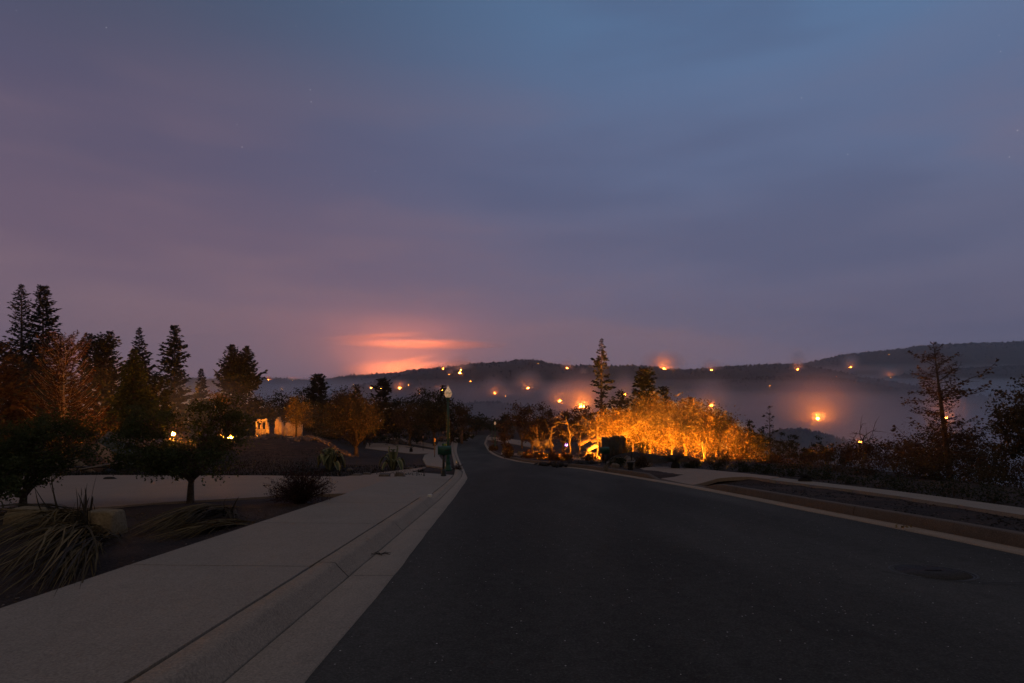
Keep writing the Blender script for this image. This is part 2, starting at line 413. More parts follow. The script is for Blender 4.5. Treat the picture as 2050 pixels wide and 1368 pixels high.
def cuts(step, a=-9.0, b=Y_END, off=0.0):
    y = a + off; out = []
    while y < b:
        st_ = step * (1 if y < 60 else 2); out.append((y, min(y + st_, b))); y += st_
    return out
# gutter pans and kerb lengths, each cast length its own piece with an open joint
gut_l = structure(strip(MB(), ysamp, (KBL(ysamp) - .3, -.05), (AEL(ysamp) + .03, -.035)).build('gutter', M['joint']))
gut_r = structure(strip(MB(), ysamp, (AER(ysamp) - .03, -.035), (KBR(ysamp) + .25, -.05)).build('gutter', M['joint']))
wob = lambda y, s: .014 * fbm(y * 1.7, y * 0 + s, 11, 4)
for (a, b) in cuts(3.05, off=2.72):
    y = np.linspace(a + .006, b - .006, max(4, int((b - a) / .25)))
    strip(MB(), y, (KBL(y) + .352 + .008 * fbm(y * 3, y * 0, 5), .012), (AEL(y) + wob(y, 0), .012), (AEL(y) + wob(y, 0) + .004, -.02)).build('gutter_pan', M['gutter'], gut_l)
    strip(MB(), y, (AER(y) - wob(y, 4) - .004, -.02), (AER(y) - wob(y, 4), .014), (AER(y) + .38, .014)).build('gutter_pan', M['gutter'], gut_r)
kerb_l = structure(strip(MB(), ysamp, (KBL(ysamp) + .02, -.05), (KBL(ysamp) + .3, -.06)).build('kerb', M['joint']))
kerb_r = structure(strip(MB(), ysamp, (KBR(ysamp) - .3, -.06), (KBR(ysamp) - .02, -.05)).build('kerb', M['joint']))
for (a, b) in cuts(3.05, off=2.72):
    y = np.linspace(a + .008, b - .008, max(5, int((b - a) / .2))); h = kh_l(y); x = KBL(y) + .008 * fbm(y * 2.5, y * 0, 8)
    strip(MB(), y, (x + .004, h - .2), (x + .004, h - .012), (x + .02, h + .0), (x + .165, h - .002), (x + .195, h - .012), (x + .212, h - .035), (x + .318, .006), (x + .325, .0), (x + .326, -.05)).build('kerb_length', M['kerb'], kerb_l)
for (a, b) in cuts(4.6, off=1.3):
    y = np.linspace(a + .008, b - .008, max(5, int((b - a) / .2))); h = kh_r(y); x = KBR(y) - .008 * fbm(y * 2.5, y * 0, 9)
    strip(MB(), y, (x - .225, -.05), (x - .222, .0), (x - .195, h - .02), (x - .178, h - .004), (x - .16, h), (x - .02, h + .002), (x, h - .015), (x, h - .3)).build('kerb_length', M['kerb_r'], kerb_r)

# ------------------------------------------------------------------ the ground
def land_near(x, y):
    z = land(x, y)
    bump = .03 * fbm(x * .9, y * .9, 21) + .02 * fbm(x * 3.1, y * 3.1, 22)
    return z + .10 + bump * sstep(.2, 1.2, np.abs(x - KBL(y))) 
ygr = np.concatenate([np.arange(-9, 30, .35), np.arange(30, 60, .7), np.arange(60, 136, 1.5)])
tcol = np.concatenate([[0], np.cumsum(np.concatenate([np.full(4, .25), np.full(16, .4), np.full(20, .8), np.full(26, 2.4)]))])
def ground_side(sgn, edge, kh):
    m, k = len(ygr), len(tcol)
    Xg = edge(ygr)[:, None] + sgn * tcol[None]; Yg = np.repeat(ygr[:, None], k, 1)
    Zg = land_near(Xg, Yg)
    near = np.clip(1 - tcol / (2.6 if sgn < 0 else 2.2), 0, 1)[None]
    Zg = Zg - (.125 - np.minimum(kh(ygr)[:, None] - .03, .125)) * np.minimum(1, near * 2.2) * (1.0 if sgn < 0 else 1.7)
    if sgn > 0: Zg = Zg + .05
    fade = (np.maximum(sstep(90, 100, Yg * 0 + tcol[None]) , sstep(128, 135, Yg)))
    Zg = Zg - 1.2 * np.maximum(fade, (tcol[None] > tcol[-1] - 5) * 1.0)
    i = np.arange(m - 1)[:, None] * k; j = np.arange(k - 1)[None]
    q = np.stack([i + j, i + j + 1, i + k + j + 1, i + k + j], -1).reshape(-1, 4)
    if sgn < 0: q = q[:, ::-1]
    mb = MB(); mb.add(np.stack([Xg, Yg, Zg], -1).reshape(-1, 3), q); return mb
structure(ground_side(-1, KBL, kh_l).build('planting_bed', M['bed'], smooth=True))
structure(ground_side(1, KBR, kh_r).build('planting_bed', M['bed'], smooth=True))
# wide sheet, rings out to the rim of the far hills
rr = np.concatenate([np.arange(0.5, 30, 1.5), 30 * 1.045 ** np.arange(0, 116)]); rr = rr[rr < 4950]
th = np.concatenate([np.linspace(R(-70), R(70), 300), np.linspace(R(75), R(285), 60)])
Rg, Tg = np.meshgrid(rr, th, indexing='ij'); Xg, Yg = Rg * np.sin(Tg), Rg * np.cos(Tg)
Zg = land(Xg, Yg) - .02 + .5 * fbm(Xg / 14, Yg / 14, 31) * sstep(60, 200, Rg)
Zg = Zg - .75 * (sstep(-75, -60, Xg) * sstep(75, 55, Xg) * sstep(-40, -12, Yg) * sstep(140, 120, Yg))
m_, k_ = Zg.shape; i = np.arange(m_ - 1)[:, None] * k_; j = np.arange(k_)[None]; jn = (j + 1) % k_
mb = MB(); mb.add(np.stack([Xg, Yg, Zg], -1).reshape(-1, 3), np.stack([i + j, i + k_ + j, i + k_ + jn, i + jn], -1).reshape(-1, 4))
structure(mb.build('ground', M['soil'], smooth=True))

# ------------------------------------------------------------------ pavements: each cast slab a piece with its joints
def slab(parent, quad, top, thick=.12, mat='walk', name='slab', gap=.007):
    """quad: plan corners counter-clockwise; top(x, y) -> z of the upper face; pieces are gridded so they follow the slope"""
    q = np.array(quad, float); c = q.mean(0); d = unit(c - q); q = q + d * gap * 1.4
    n = 5
    u, v = np.meshgrid(np.linspace(0, 1, n), np.linspace(0, 1, n), indexing='ij')
    P = (q[0] * ((1 - u) * (1 - v))[..., None] + q[1] * (u * (1 - v))[..., None] + q[2] * (u * v)[..., None] + q[3] * ((1 - u) * v)[..., None])
    Zt = top(P[..., 0], P[..., 1])
    edge = np.zeros((n, n)); edge[0] = edge[-1] = 1; edge[:, 0] = edge[:, -1] = 1
    V = np.concatenate([P, Zt[..., None]], -1).reshape(-1, 3)
    i, j = np.meshgrid(np.arange(n - 1), np.arange(n - 1), indexing='ij')
    f = np.stack([i * n + j, (i + 1) * n + j, (i + 1) * n + j + 1, i * n + j + 1], -1).reshape(-1, 4)
    mb = MB(); mb.add(V, f)
    ring = [k * n for k in range(n)] + [(n - 1) * n + k for k in range(1, n)] + [k * n + n - 1 for k in range(n - 2, -1, -1)] + [k for k in range(n - 2, 0, -1)]
    top_r = V[ring].copy(); top_r[:, 2] -= 0; low = top_r.copy(); low[:, 2] -= thick
    k = len(ring); mb.add(np.concatenate([top_r, low]), [[a, k + a, k + (a + 1) % k, (a + 1) % k] for a in range(k)])
    return mb.build(name, M[mat], parent)
def walk_top(x, y):
    f = np.clip((KBL(y) - x) / np.maximum(KBL(y) - WIL(y), .5), 0, 1)
    return rz(y) + kh_l(y) * (1 - f) + .155 * f + .004
pave_l = bpy.data.objects.new('pavement', None); COL.objects.link(pave_l); structure(pave_l)
joints = [-8.6, -5.6, -2.6, .3, 2.75] + [5.70 + 2.99 * k for k in range(7)]
for a, b in zip(joints[:-1], joints[1:]):
    slab(pave_l, [(float(KBL(a)), a), (float(KBL(b)), b), (float(WIL(b)), b + .05), (float(WIL(a)), a + .05)][::-1], walk_top)
# the far pavement winds away from the kerb
wl_ = [(853, 938), (846, 924), (850, 914), (868, 908), (874, 896), (877, 887), (895, 878.5), (922, 874)]
wr_ = [(906, 946), (884, 924), (878, 915), (884, 908.5), (897, 900), (899, 890), (905, 880.5), (925, 875)]
wl_ = [gp(*p) for p in wl_]; wr_ = [gp(*p) for p in wr_]
def interp_path(P, t):
    P = np.array(P); s = np.linspace(0, 1, len(P)); return np.stack([np.interp(t, s, P[:, 0]), np.interp(t, s, P[:, 1])], -1)
tt = np.linspace(0, 1, 22)
A_, B_ = interp_path(wl_, tt), interp_path(wr_, tt)
flat_top = lambda h: (lambda x, y: rz(y) + h)
for k in range(21):
    slab(pave_l, [A_[k], B_[k], B_[k + 1], A_[k + 1]], flat_top(.165), gap=.01)
pave_r = bpy.data.objects.new('pavement', None); COL.objects.link(pave_r); structure(pave_r)
ri = curve([(2047, 1058), (1822, 1017), (1700, 997), (1620, 986), (1560, 977), (1500, 968)], back=0)
ro = lambda y: ri(y) + .85
for k in range(16):
    a, b = -8 + k * 1.7, -8 + (k + 1) * 1.7
    slab(pave_r, [(float(ri(a)), a), (float(ro(a)), a), (float(ro(b)), b), (float(ri(b)), b)], lambda x, y: rz(y) + .215)

def poly_sheet(name, pts, h, mat, parent=None, n=10, thick=.12, lip=None):
    """sheet between a near and a far pixel line (same count), gridded"""
    near, far = [np.array([gp(*p) for p in pts[i]]) for i in (0, 1)]
    t = np.linspace(0, 1, 24); a, b = interp_path(near, t), interp_path(far, t)
    V = []
    for f in np.linspace(0, 1, n):
        p = a * (1 - f) + b * f; hh = h if lip is None else lip(p[:, 0], p[:, 1]); V.append(np.concatenate([p, (rz(p[:, 1]) + hh)[:, None]], -1))
    V = np.array(V); k = 24
    i, j = np.meshgrid(np.arange(n - 1), np.arange(k - 1), indexing='ij')
    mb = MB(); mb.add(V.reshape(-1, 3), np.stack([i * k + j, i * k + j + 1, (i + 1) * k + j + 1, (i + 1) * k + j], -1).reshape(-1, 4))
    for e in (V[0], V[-1][::-1], V[:, 0][::-1], V[:, -1]):
        lo = e.copy(); lo[:, 2] -= thick; kk = len(e)
        mb.add(np.concatenate([e, lo]), [[x, kk + x, kk + x + 1, x + 1] for x in range(kk - 1)])
    o = mb.build(name, M[mat], parent); structure(o); return o
poly_sheet('driveway', ([(-700, 1120), (-300, 1062), (0, 1042), (110, 1036), (228, 1030), (312, 1021), (483, 1011), (565, 1005), (697, 1000)],
                        [(-700, 958), (-300, 961), (0, 963), (110, 961), (200, 959), (331, 960), (540, 960), (690, 963), (853, 941)]), .150, 'drive')
poly_sheet('driveway', ([(731, 899.5), (779, 906), (830, 912), (873, 911)], [(735, 889), (774, 890), (815, 894), (870, 904)]), .17, 'drive')
poly_sheet('driveway', ([(770, 884), (800, 887), (840, 894), (873, 900)], [(770, 874.5), (800, 878), (840, 886), (875, 893)]), .17, 'drive')
poly_sheet('driveway', ([(1285, 951), (1330, 961), (1384, 973), (1410, 969.5), (1440, 967), (1500, 968.5), (1540, 974)], [(1270, 945.5), (1300, 944.5), (1345, 946), (1380, 948), (1420, 952), (1500, 961), (1560, 969)]), .225, 'drive', lip=lambda x, y: .03 + .20 * sstep(.0, 2.2, x - KBR(y)))
poly_sheet('driveway', ([(975, 883), (1000, 886), (1035, 893), (1070, 900)], [(979, 877), (1005, 879), (1040, 884), (1075, 890)]), .23, 'drive')
poly_sheet('path', ([(1003, 914), (1050, 917), (1120, 922), (1195, 930)], [(1003, 910), (1050, 912), (1120, 917), (1195, 925)]), .20, 'drive')

# ------------------------------------------------------------------ far hills
def ridge_fn(d0, wf, wb, crest, seed, amp=.10):
    px = np.array([c[0] for c in crest], float); row = np.array([c[1] for c in crest], float)
    cz = CH + (HY - row) / F * d0
    def f(x, y):
        x = np.asarray(x, float); y = np.asarray(y, float)
        p = CX + F * x / d0
        c = sum(np.interp(p + k * 12, px, cz) for k in (-1, 0, 1)) / 3
        dd = y - d0 - 90 * fbm(x / 420, x * 0 + seed, seed) * (d0 / 2500)
        s = np.where(dd < 0, -dd / wf, dd / wb); s = np.clip(s, 0, 1)
        sp = fbm(x / (d0 * .075), y / (d0 * .20), seed + 40, 4)
        prof = (.5 + .5 * np.cos(np.pi * s)) ** .85
        z = VALLEY + (c - VALLEY) * prof * (1 + amp * 2.2 * sp * np.clip(s * 2.2, 0, 1) * (1 - .4 * s)) + 1.6 * fbm(x / 30, y / 30, seed + 60, 3)
        return np.where(s >= 1, VALLEY - 30, z)
    return f
RIDGES = [
    (2900, 900, 500, [(-300, 740), (0, 750), (200, 757), (420, 760), (520, 757), (600, 761), (650, 763), (690, 757), (705, 752), (760, 751), (800, 748), (830, 743), (870, 739), (930, 752), (1000, 790)], 101),
    (2150, 1000, 600, [(520, 840), (620, 800), (700, 782), (760, 765), (800, 756), (850, 744), (880, 738), (915, 736), (950, 730), (1000, 728), (1030, 723), (1055, 721), (1090, 726), (1130, 734), (1200, 735), (1280, 734), (1330, 739), (1365, 741), (1400, 741), (1440, 737), (1500, 735), (1555, 730), (1600, 734), (1660, 748), (1740, 765), (1850, 790), (2000, 840)], 202),
    (3100, 900, 700, [(1400, 790), (1500, 755), (1560, 742), (1640, 723), (1700, 710), (1760, 703), (1860, 693), (1950, 688), (2050, 685), (2250, 690), (2500, 715)], 303),
    (2500, 600, 450, [(1640, 800), (1740, 768), (1820, 750), (1900, 741), (2000, 735), (2100, 732), (2300, 740), (2500, 760)], 404),
    (1650, 500, 350, [(1330, 830), (1420, 775), (1500, 757), (1560, 755), (1620, 752), (1700, 766), (1790, 779), (1850, 776), (1930, 790), (2050, 800), (2200, 840)], 505),
    (1150, 380, 300, [(780, 880), (860, 825), (930, 808), (990, 805), (1060, 815), (1130, 828), (1220, 850), (1300, 880)], 606),
    (620, 230, 250, [(1430, 960), (1500, 905), (1560, 869), (1600, 864), (1640, 870), (1690, 884), (1740, 905), (1800, 925), (1900, 955), (2000, 1000)], 707),
    (3700, 450, 500, [(400, 790), (600, 762), (700, 754), (800, 752), (900, 751), (1000, 756), (1200, 790)], 808),
]
HILLF = []
for d0, wf, wb, crest, seed in RIDGES:
    f = ridge_fn(d0, wf, wb, crest, seed); HILLF.append((f, d0, wf, wb, crest))
    x0, x1 = [(c - CX) / F * d0 for c in (crest[0][0], crest[-1][0])]
    xs = np.arange(x0, x1, d0 * .006); ys = np.concatenate([np.linspace(d0 - wf - d0 * .05, d0 - wf * .3, 22), np.linspace(d0 - wf * .3, d0 + wb * .3, 26)[1:], np.linspace(d0 + wb * .3, d0 + wb + d0 * .05, 10)[1:]])
    Xh, Yh = np.meshgrid(xs, ys, indexing='ij'); Zh = f(Xh, Yh)
    fade = np.minimum(sstep(x0, x0 + (x1 - x0) * .06, Xh), sstep(x1, x1 - (x1 - x0) * .06, Xh)); Zh = VALLEY - 30 + (Zh - VALLEY + 30) * fade
    n1, n2 = Zh.shape; i, j = np.meshgrid(np.arange(n1 - 1), np.arange(n2 - 1), indexing='ij')
    mb = MB(); mb.add(np.stack([Xh, Yh, Zh], -1).reshape(-1, 3), np.stack([i * n2 + j, (i + 1) * n2 + j, (i + 1) * n2 + j + 1, i * n2 + j + 1], -1).reshape(-1, 4))
    structure(mb.build('hill', M['hill'], smooth=True))
def hill_z(x, y): return np.maximum(land(x, y), np.max([h[0](x, y) for h in HILLF], axis=0))
def hit(px, py, d0=240, d1=4600):
    """where the line of sight through a photo pixel meets the far hills"""
    d = np.arange(d0, d1, 6.0); x = (px - CX) / F * d; z = CH - (py - HY) / F * d
    k = np.nonzero(hill_z(x, d) >= z)[0]
    if len(k) == 0: return None
    k = k[0]; return np.array([x[k], d[k], float(hill_z(x[k], d[k]))])

# woods on the far hills: a mass, thousands of small crowns
def wood(n, h, seed):
    f, d0, wf, wb, crest = h; rng = np.random.default_rng(seed)
    x0, x1 = [(c - CX) / F * d0 for c in (max(crest[0][0], -100), min(crest[-1][0], 2200))]
    x = rng.uniform(x0, x1, n)
    y = np.where(rng.random(n) < .55, d0 + rng.normal(0, wf * .10, n), rng.uniform(d0 - wf * .8, d0 + wb * .2, n))
    z = f(x, y); k = z > VALLEY + 4; x, y, z = x[k], y[k], z[k]; n = len(x)
    s = d0 / 2400.; hgt = rng.uniform(4, 8, n) * (.35 + .65 * s) * np.where(rng.random(n) < .12, 1.6, 1); wid = hgt * rng.uniform(.28, .6, n)
    a = np.arange(5) * 2 * np.pi / 5
    ring = np.stack([np.cos(a), np.sin(a)], -1)
    r1 = np.concatenate([ring[None] * wid[:, None, None] * rng.uniform(.6, 1.2, (n, 5, 1)), np.broadcast_to((.05 * hgt)[:, None, None], (n, 5, 1))], -1)
    r2 = np.concatenate([ring[None] * (wid * rng.uniform(.5, 1.0, n))[:, None, None] * rng.uniform(.6, 1.2, (n, 5, 1)), (hgt[:, None] * rng.uniform(.45, .75, (n, 5)))[..., None]], -1)
    top = np.stack([wid * rng.normal(0, .12, n), wid * rng.normal(0, .12, n), hgt], -1)[:, None]
    V = np.concatenate([r1, r2, top], 1) + np.stack([x, y, z - .5], -1)[:, None]
    b = (np.arange(n) * 11)[:, None]; j = np.arange(5); k2 = (j + 1) % 5
    q = np.stack([b + j, b + k2, b + 5 + k2, b + 5 + j], -1).reshape(-1, 4); t = np.stack([b + 5 + j, b + 5 + k2, b + 10 + 0 * j], -1).reshape(-1, 3)
    mb = MB(); mb.add(V.reshape(-1, 3), q, t, a=np.repeat(rng.random(n), 11)); return mb
for k, (n, lab) in enumerate(zip([2600, 5200, 2800, 1800, 1800, 1200, 1500, 0],
        ['hazy wood along the low ridge below the red glow', 'wood covering the long dark central ridge', 'wood covering the tall ridge beyond the dead conifer', 'wood on the hazy spur below the tall ridge', 'wood on the low dark ridge above the valley smoke', 'faint wood on the low rise beyond the street bend', 'bluish wood on the near knoll in the valley', ''])):
    if n: tag(wood(n, HILLF[k], 900 + k).build('far_wood', M['lf_far']), lab, 'wood', 'woods on the far hills', 'stuff')

# ------------------------------------------------------------------ air: thin haze over everything, smoke lying in the valley
def boxobj(name, lo, hi, mat):
    mb = MB(); lo, hi = np.array(lo, float), np.array(hi, float); box(mb, (lo + hi) / 2, hi - lo); return mb.build(name, mat)
HAZE = tag(boxobj('haze', (-5100, -5100, -215), (5100, 5100, 330), volmat('haze_air', (.85, .92, 1.0), 1.2e-4, .6)), 'thin smoky night haze over street and hills', 'haze', kind='stuff')
for top_, dn_, lab_ in ((-12, 2.0e-4, 'thin upper layer of the smoke in the valley'), (-75, 8e-4, 'thick lowest layer of the smoke in the valley')):
    tag(boxobj('valley_smoke', (-4690 - top_, 146 - top_, -211 + top_ * .01), (4690 + top_, 4690 + top_, top_), volmat('valley_smoke_air', (.75, .88, 1.0), dn_, .6)), lab_, 'smoke', 'layers of smoke in the valley', 'stuff')
VSMOKE = tag(boxobj('valley_smoke', (-4700, 145, -212), (4700, 4700, -40), volmat('valley_smoke_air', (.75, .88, 1.0), 4.5e-4, .6)), 'middle layer of the smoke in the valley', 'smoke', 'layers of smoke in the valley', 'stuff')

# ------------------------------------------------------------------ plant builders
def bez(a, b, c, n):
    t = np.linspace(0, 1, n)[:, None]; return a * (1 - t) ** 2 + 2 * b * t * (1 - t) + c * t * t
def broadleaf(name, label, cat, base, lobes, trunk=(.3, .25), leaf=.12, nclump=60, per=90, crad=.45, leafm='lf_dark', barkm='bark', seed=1, group=None,
              lean=(0, 0), aspect=.55, fork=1, droop=0.0, twigs=True, hollow=.45):
    """trunk=(height to the first fork, radius); lobes: (x, y, z, rx, ry, rz) above the base. Limbs run to each lobe, twigs to each leaf clump."""
    rng = np.random.default_rng(seed); t = thing(name, label, cat, base, group)
    tb, lb = MB(), MB(); th, tr = trunk
    lobes = np.array(lobes, float); vol = lobes[:, 3] * lobes[:, 4] * lobes[:, 5]; prob = vol / vol.sum()
    fk = np.array([lean[0], lean[1], th], float)
    for k in range(fork):
        o = np.array([rng.normal(0, tr * 1.4), rng.normal(0, tr * 1.4), 0]) if fork > 1 else np.zeros(3)
        tube(tb, bez(o * .6 + [0, 0, -.15], fk * [.3, .3, .5] + rng.normal(0, tr * .7, 3) * [1, 1, 0], fk + o * 1.5, 6), np.linspace(tr * 1.15, tr * .72, 6), 8)
    limbs = []
    for lo in lobes:
        c = lo[:3]; mid = fk * .5 + c * .5 + rng.normal(0, .12, 3) * np.linalg.norm(c - fk)
        mid[2] = max(mid[2], fk[2] * .9)
        L = bez(fk + rng.normal(0, tr * .3, 3), mid, c, 8); limbs.append(L)
        tube(tb, L, np.linspace(tr * .6, tr * .16, 8), 6)
    ch = rng.choice(len(lobes), nclump, p=prob)
    d = unit(rng.normal(size=(nclump, 3))); r_ = hollow + (1 - hollow) * rng.random(nclump) ** .6
    cc = lobes[ch, :3] + d * lobes[ch, 3:] * r_[:, None]
    for k in range(nclump):
        if not twigs: break
        L = limbs[ch[k]]; s = L[rng.integers(2, 8)]
        mid = (s + cc[k]) / 2 + rng.normal(0, .15, 3) * np.linalg.norm(cc[k] - s)
        tube(tb, bez(s, mid, cc[k], 5), np.linspace(tr * .16, tr * .03 + .002, 5), 4, cap=False)
    pos = np.repeat(cc, per, 0) + rng.normal(0, 1, (nclump * per, 3)) * crad * np.repeat(rng.uniform(.55, 1.25, nclump), per)[:, None] * [1, 1, .75]
    pos[:, 2] = np.where(pos[:, 2] < .05, .05 + rng.random(len(pos)) * .1, pos[:, 2])
    leaves(lb, pos, leaf, rng, aspect, droop=droop)
    tb.build('trunk', M[barkm], t, smooth=True)
    if per: lb.build('crown', M[leafm], t)
    return t

def conifer(name, label, base, H, Rb, seed=1, t0=.08, p=.8, whorls=26, per=6, spray=.5, sw=.35, ns=9, leafm='lf_conifer', barkm='bark', group=None, trunk_r=None,
            up=.25, dn=-.30, curl=.35, ragged=.25, leaders=((0, 0, 1.0),), lean=(0, 0), bare=0.0, sbase=.15, cat='tree', bth=.012, twig=False, kink=0.0, elj=.12, jit=.6, fan=0.0):
    """whorls of branches along a trunk; needle sprays along each branch; 'bare' = share of the branch length stripped from its base / of sprays lost"""
    rng = np.random.default_rng(seed); t = thing(name, label, cat, base, group); tb, lb = MB(), MB()
    tr = trunk_r or H * .016
    for ox, oy, hs in leaders:
        Hh = H * hs; top = np.array([ox + lean[0], oy + lean[1], Hh]); s0 = .0 if (ox, oy) == (0, 0) else .45
        P = lambda f: np.array([ox * max(0, (f - s0) / (1 - s0)) ** .6 + lean[0] * f, oy * max(0, (f - s0) / (1 - s0)) ** .6 + lean[1] * f, Hh * f])
        fs = np.linspace(max(0, s0 - .02), 1, 9)
        tube(tb, [P(f) + ([0, 0, -.2] if f == 0 else 0) for f in fs], np.maximum(tr * (1 - fs) ** .85, tr * .05), 7)
        ta = max(t0, s0 + .05 if s0 else t0); tl = ta + (.992 - ta) * (1 - (1 - np.linspace(0, 1, whorls)) ** 1.35)
        gap = np.interp(np.linspace(0, 1, whorls), np.linspace(0, 1, 7), rng.uniform(1 - ragged * 1.2, 1 + ragged * .6, 7))
        for w, f in enumerate(tl):
            env = ((1 - f) / (1 - t0)) ** p * min(1, .55 + (f - t0) * 3.2)
            a0 = rng.uniform(0, 6.28)
            for k in range(per):
                c0 = P(float(np.clip(f + rng.uniform(-jit, jit) / whorls, .02, .99)))
                az = a0 + k * 6.283 / per + rng.normal(0, .35)
                L = Rb * env * gap[w] * rng.uniform(1 - ragged * 1.6, 1.12) + .02 * Rb
                bare_ = bare(f) if callable(bare) else bare
                el = dn + (up - dn) * f + rng.normal(0, elj)
                hd = np.array([math.cos(az), math.sin(az), 0])
                n = 6; s = np.linspace(0, 1, n)[:, None]
                pts = c0 + hd * L * s * math.cos(el) + np.array([0, 0, 1]) * (L * s * math.sin(el) + curl * L * (s ** 2.2 - s * .35))
                if kink: pts = pts + np.cumsum(rng.normal(0, kink * L, (n, 3)), 0) * s
                tube(tb, pts, np.linspace(max(bth * L, .008), .003 + .001 * L, n), 4, cap=False)
                m = max(2, int(ns * (L / Rb) ** .8 + 1.5)) if rng.random() > bare_ * .55 else 0
                if twig:
                    for q in range(int(4 + 5 * L / Rb)):
                        sf = rng.uniform(.25, .98); b0 = np.array([np.interp(sf, s[:, 0], pts[:, z]) for z in range(3)])
                        sd = np.cross(hd, [0, 0, 1]) * rng.choice([-1, 1]); tl_ = L * rng.uniform(.10, .28) * (1.15 - sf * .6)
                        tube(tb, [b0, b0 + (hd * .7 + sd * .8 + [0, 0, rng.normal(0, .3)]) * tl_ * .6, b0 + (hd * 1.3 + sd * 1.1 + [0, 0, rng.normal(.1, .4)]) * tl_], [.006 + .0015 * L, .005, .003], 3, cap=False)
                if m == 0: continue
                sf = rng.uniform(max(.12, bare_ * .8), 1.02, m)
                pc = np.stack([np.interp(sf, s[:, 0], pts[:, z]) for z in range(3)], -1)
                side = np.cross(hd, [0, 0, 1])[None] * rng.choice([-1, 1], m)[:, None]
                pc = pc + side * (rng.uniform(0, fan, m) * L * (1.2 - sf))[:, None] + np.array([0, 0, 1]) * rng.normal(0, fan * .12, m)[:, None] * L if fan else pc
                al = hd[None] * rng.uniform(.5, 1.1, m)[:, None] + side * rng.uniform(.1, 1.0, m)[:, None] + np.array([0, 0, 1]) * rng.normal(-.12 + curl * .5, .3, m)[:, None]
                al = unit(al); sz = spray * (sbase + (1 - sbase) * min(1, L / Rb + .06)) * rng.uniform(.6, 1.25, m)
                b = unit(np.cross(al, rng.normal(0, 1, (m, 3)) + [0, 0, .25])); ce = pc + al * sz[:, None] * .35
                hz = np.array([0, 0, 1.]) * (sz * rng.normal(-.05, .10, m))[:, None]
                V = np.stack([ce - al * sz[:, None] * .5, ce + b * (sz * sw)[:, None] * .5 + hz * .3, ce + al * sz[:, None] * .55 + hz, ce - b * (sz * sw)[:, None] * .5 + hz * .3], 1)
                lb.add(V.reshape(-1, 3), np.arange(m * 4).reshape(m, 4), a=np.repeat(rng.random(m), 4))
    tb.build('trunk', M[barkm], t, smooth=True)
    if lb.n: lb.build('crown', M[leafm], t)
    return t
def height_to(row, base, d): return CH - (row - HY) / F * d - base[2]

# --- conifers of the left skyline: (top px, top row, distance, half width px, label, settings)
def con(px, row, d, hw, label, seed, **k):
    b = at(px, d); H = height_to(row, b, d)
    kw = dict(whorls=int(np.clip(H * 2.0, 14, 40)), per=7, spray=max(.36, d * .0125), sw=.46, ns=11)
    kw.update(k); kw['whorls'] = int(kw['whorls'] * (1.5 if not kw.get('bare', 0) else 1)); kw['p'] = kw.get('p', .8) * .88; kw['ns'] = int(kw['ns'] * 1.9) if kw.get('bare', 0) < .6 else kw['ns']; hw *= 1.28 if not kw.get('bare', 0) else 1.0
    return conifer(kw.pop('name', 'conifer'), label, b, H, hw * d / F, seed, **kw)
con(43, 568, 62, 60, 'tallest dark redwood with layered open branches and a narrow tip', 11, name='redwood_tree', p=.95, curl=.42, dn=-.25, ragged=.30, ns=14, whorls=42, t0=.1)
con(86, 572, 66, 52, 'tall dense redwood with a blunt ragged top beside the tallest one', 12, name='redwood_tree', p=.60, curl=.2, ragged=.34, ns=17, whorls=42, per=8)
con(205, 664, 58, 46, 'spreading dark cedar with a broken forked top', 13, name='cedar_tree', p=.62, curl=.5, ragged=.4, whorls=26, per=7, ns=14, leaders=((0, 0, .9), (-1.4, .2, .98), (.9, -.2, 1.0)), spray=.7)
con(279, 655, 74, 34, 'slender dark conifer with a sharp tip behind the green cone-shaped one', 14, p=.95, ragged=.4, ns=12, whorls=34)
con(268, 698, 46, 42, 'olive green cone-shaped conifer in front of a taller slender one', 15, p=.9, ragged=.15, leafm='lf_green', ns=16, whorls=36, per=9)
con(349, 651, 68, 40, 'dark irregular redwood with a crooked tip right of the green cone-shaped one', 16, name='redwood_tree', p=.62, ragged=.42, curl=.3, ns=16, whorls=36, per=8)
con(403, 738, 84, 19, 'small narrow dark conifer between two big ones', 17, p=.8, ns=10)
con(476, 690, 72, 58, 'broad dark conifer with twin tops above the brown smoke', 18, p=1.0, ragged=.32, curl=.42, up=.5, leaders=((0, 0, .86), (-.75, 0, 1.0), (1.1, .2, .985)), ns=16, whorls=32, per=8)
con(637, 750, 100, 30, 'bushy dark pine above the ruin and the small lit tree', 19, name='pine_tree', p=.55, ragged=.3, ns=14, per=7, whorls=20)
con(714, 770, 104, 18, 'narrow pine top poking out of the dark oaks', 20, name='pine_tree', p=.6, ragged=.3, ns=10, whorls=14)
con(765, 758, 110, 32, 'pyramid-shaped dark pine over the oaks beside the street', 21, name='pine_tree', p=.62, ragged=.35, ns=14, whorls=20)
con(887, 772, 128, 20, 'thin sparse conifer tip behind the nearer street lamp', 22, p=.8, ragged=.4, ns=8, whorls=16)
con(128, 683, 42, 62, 'scorched rusty brown conifer with curling branches', 23, p=.42, curl=.75, up=.55, dn=-.15, ragged=.22, leafm='lf_rust', barkm='palebark', ns=22, whorls=26, per=8, spray=.42, sw=.30)
con(-4, 692, 40, 58, 'scorched dark brown conifer cut off by the view beside the rusty one', 24, p=.5, curl=.6, up=.4, ragged=.3, leafm='lf_brown', ns=18, whorls=24, per=8)
con(60, 730, 55, 70, 'low bushy dark conifer at the foot of the tallest redwood', 25, p=.5, ragged=.3, ns=16, whorls=26, per=8)
con(318, 745, 60, 30, 'small dark conifer tucked against the crooked redwood', 26, p=.6, ragged=.3, ns=12)

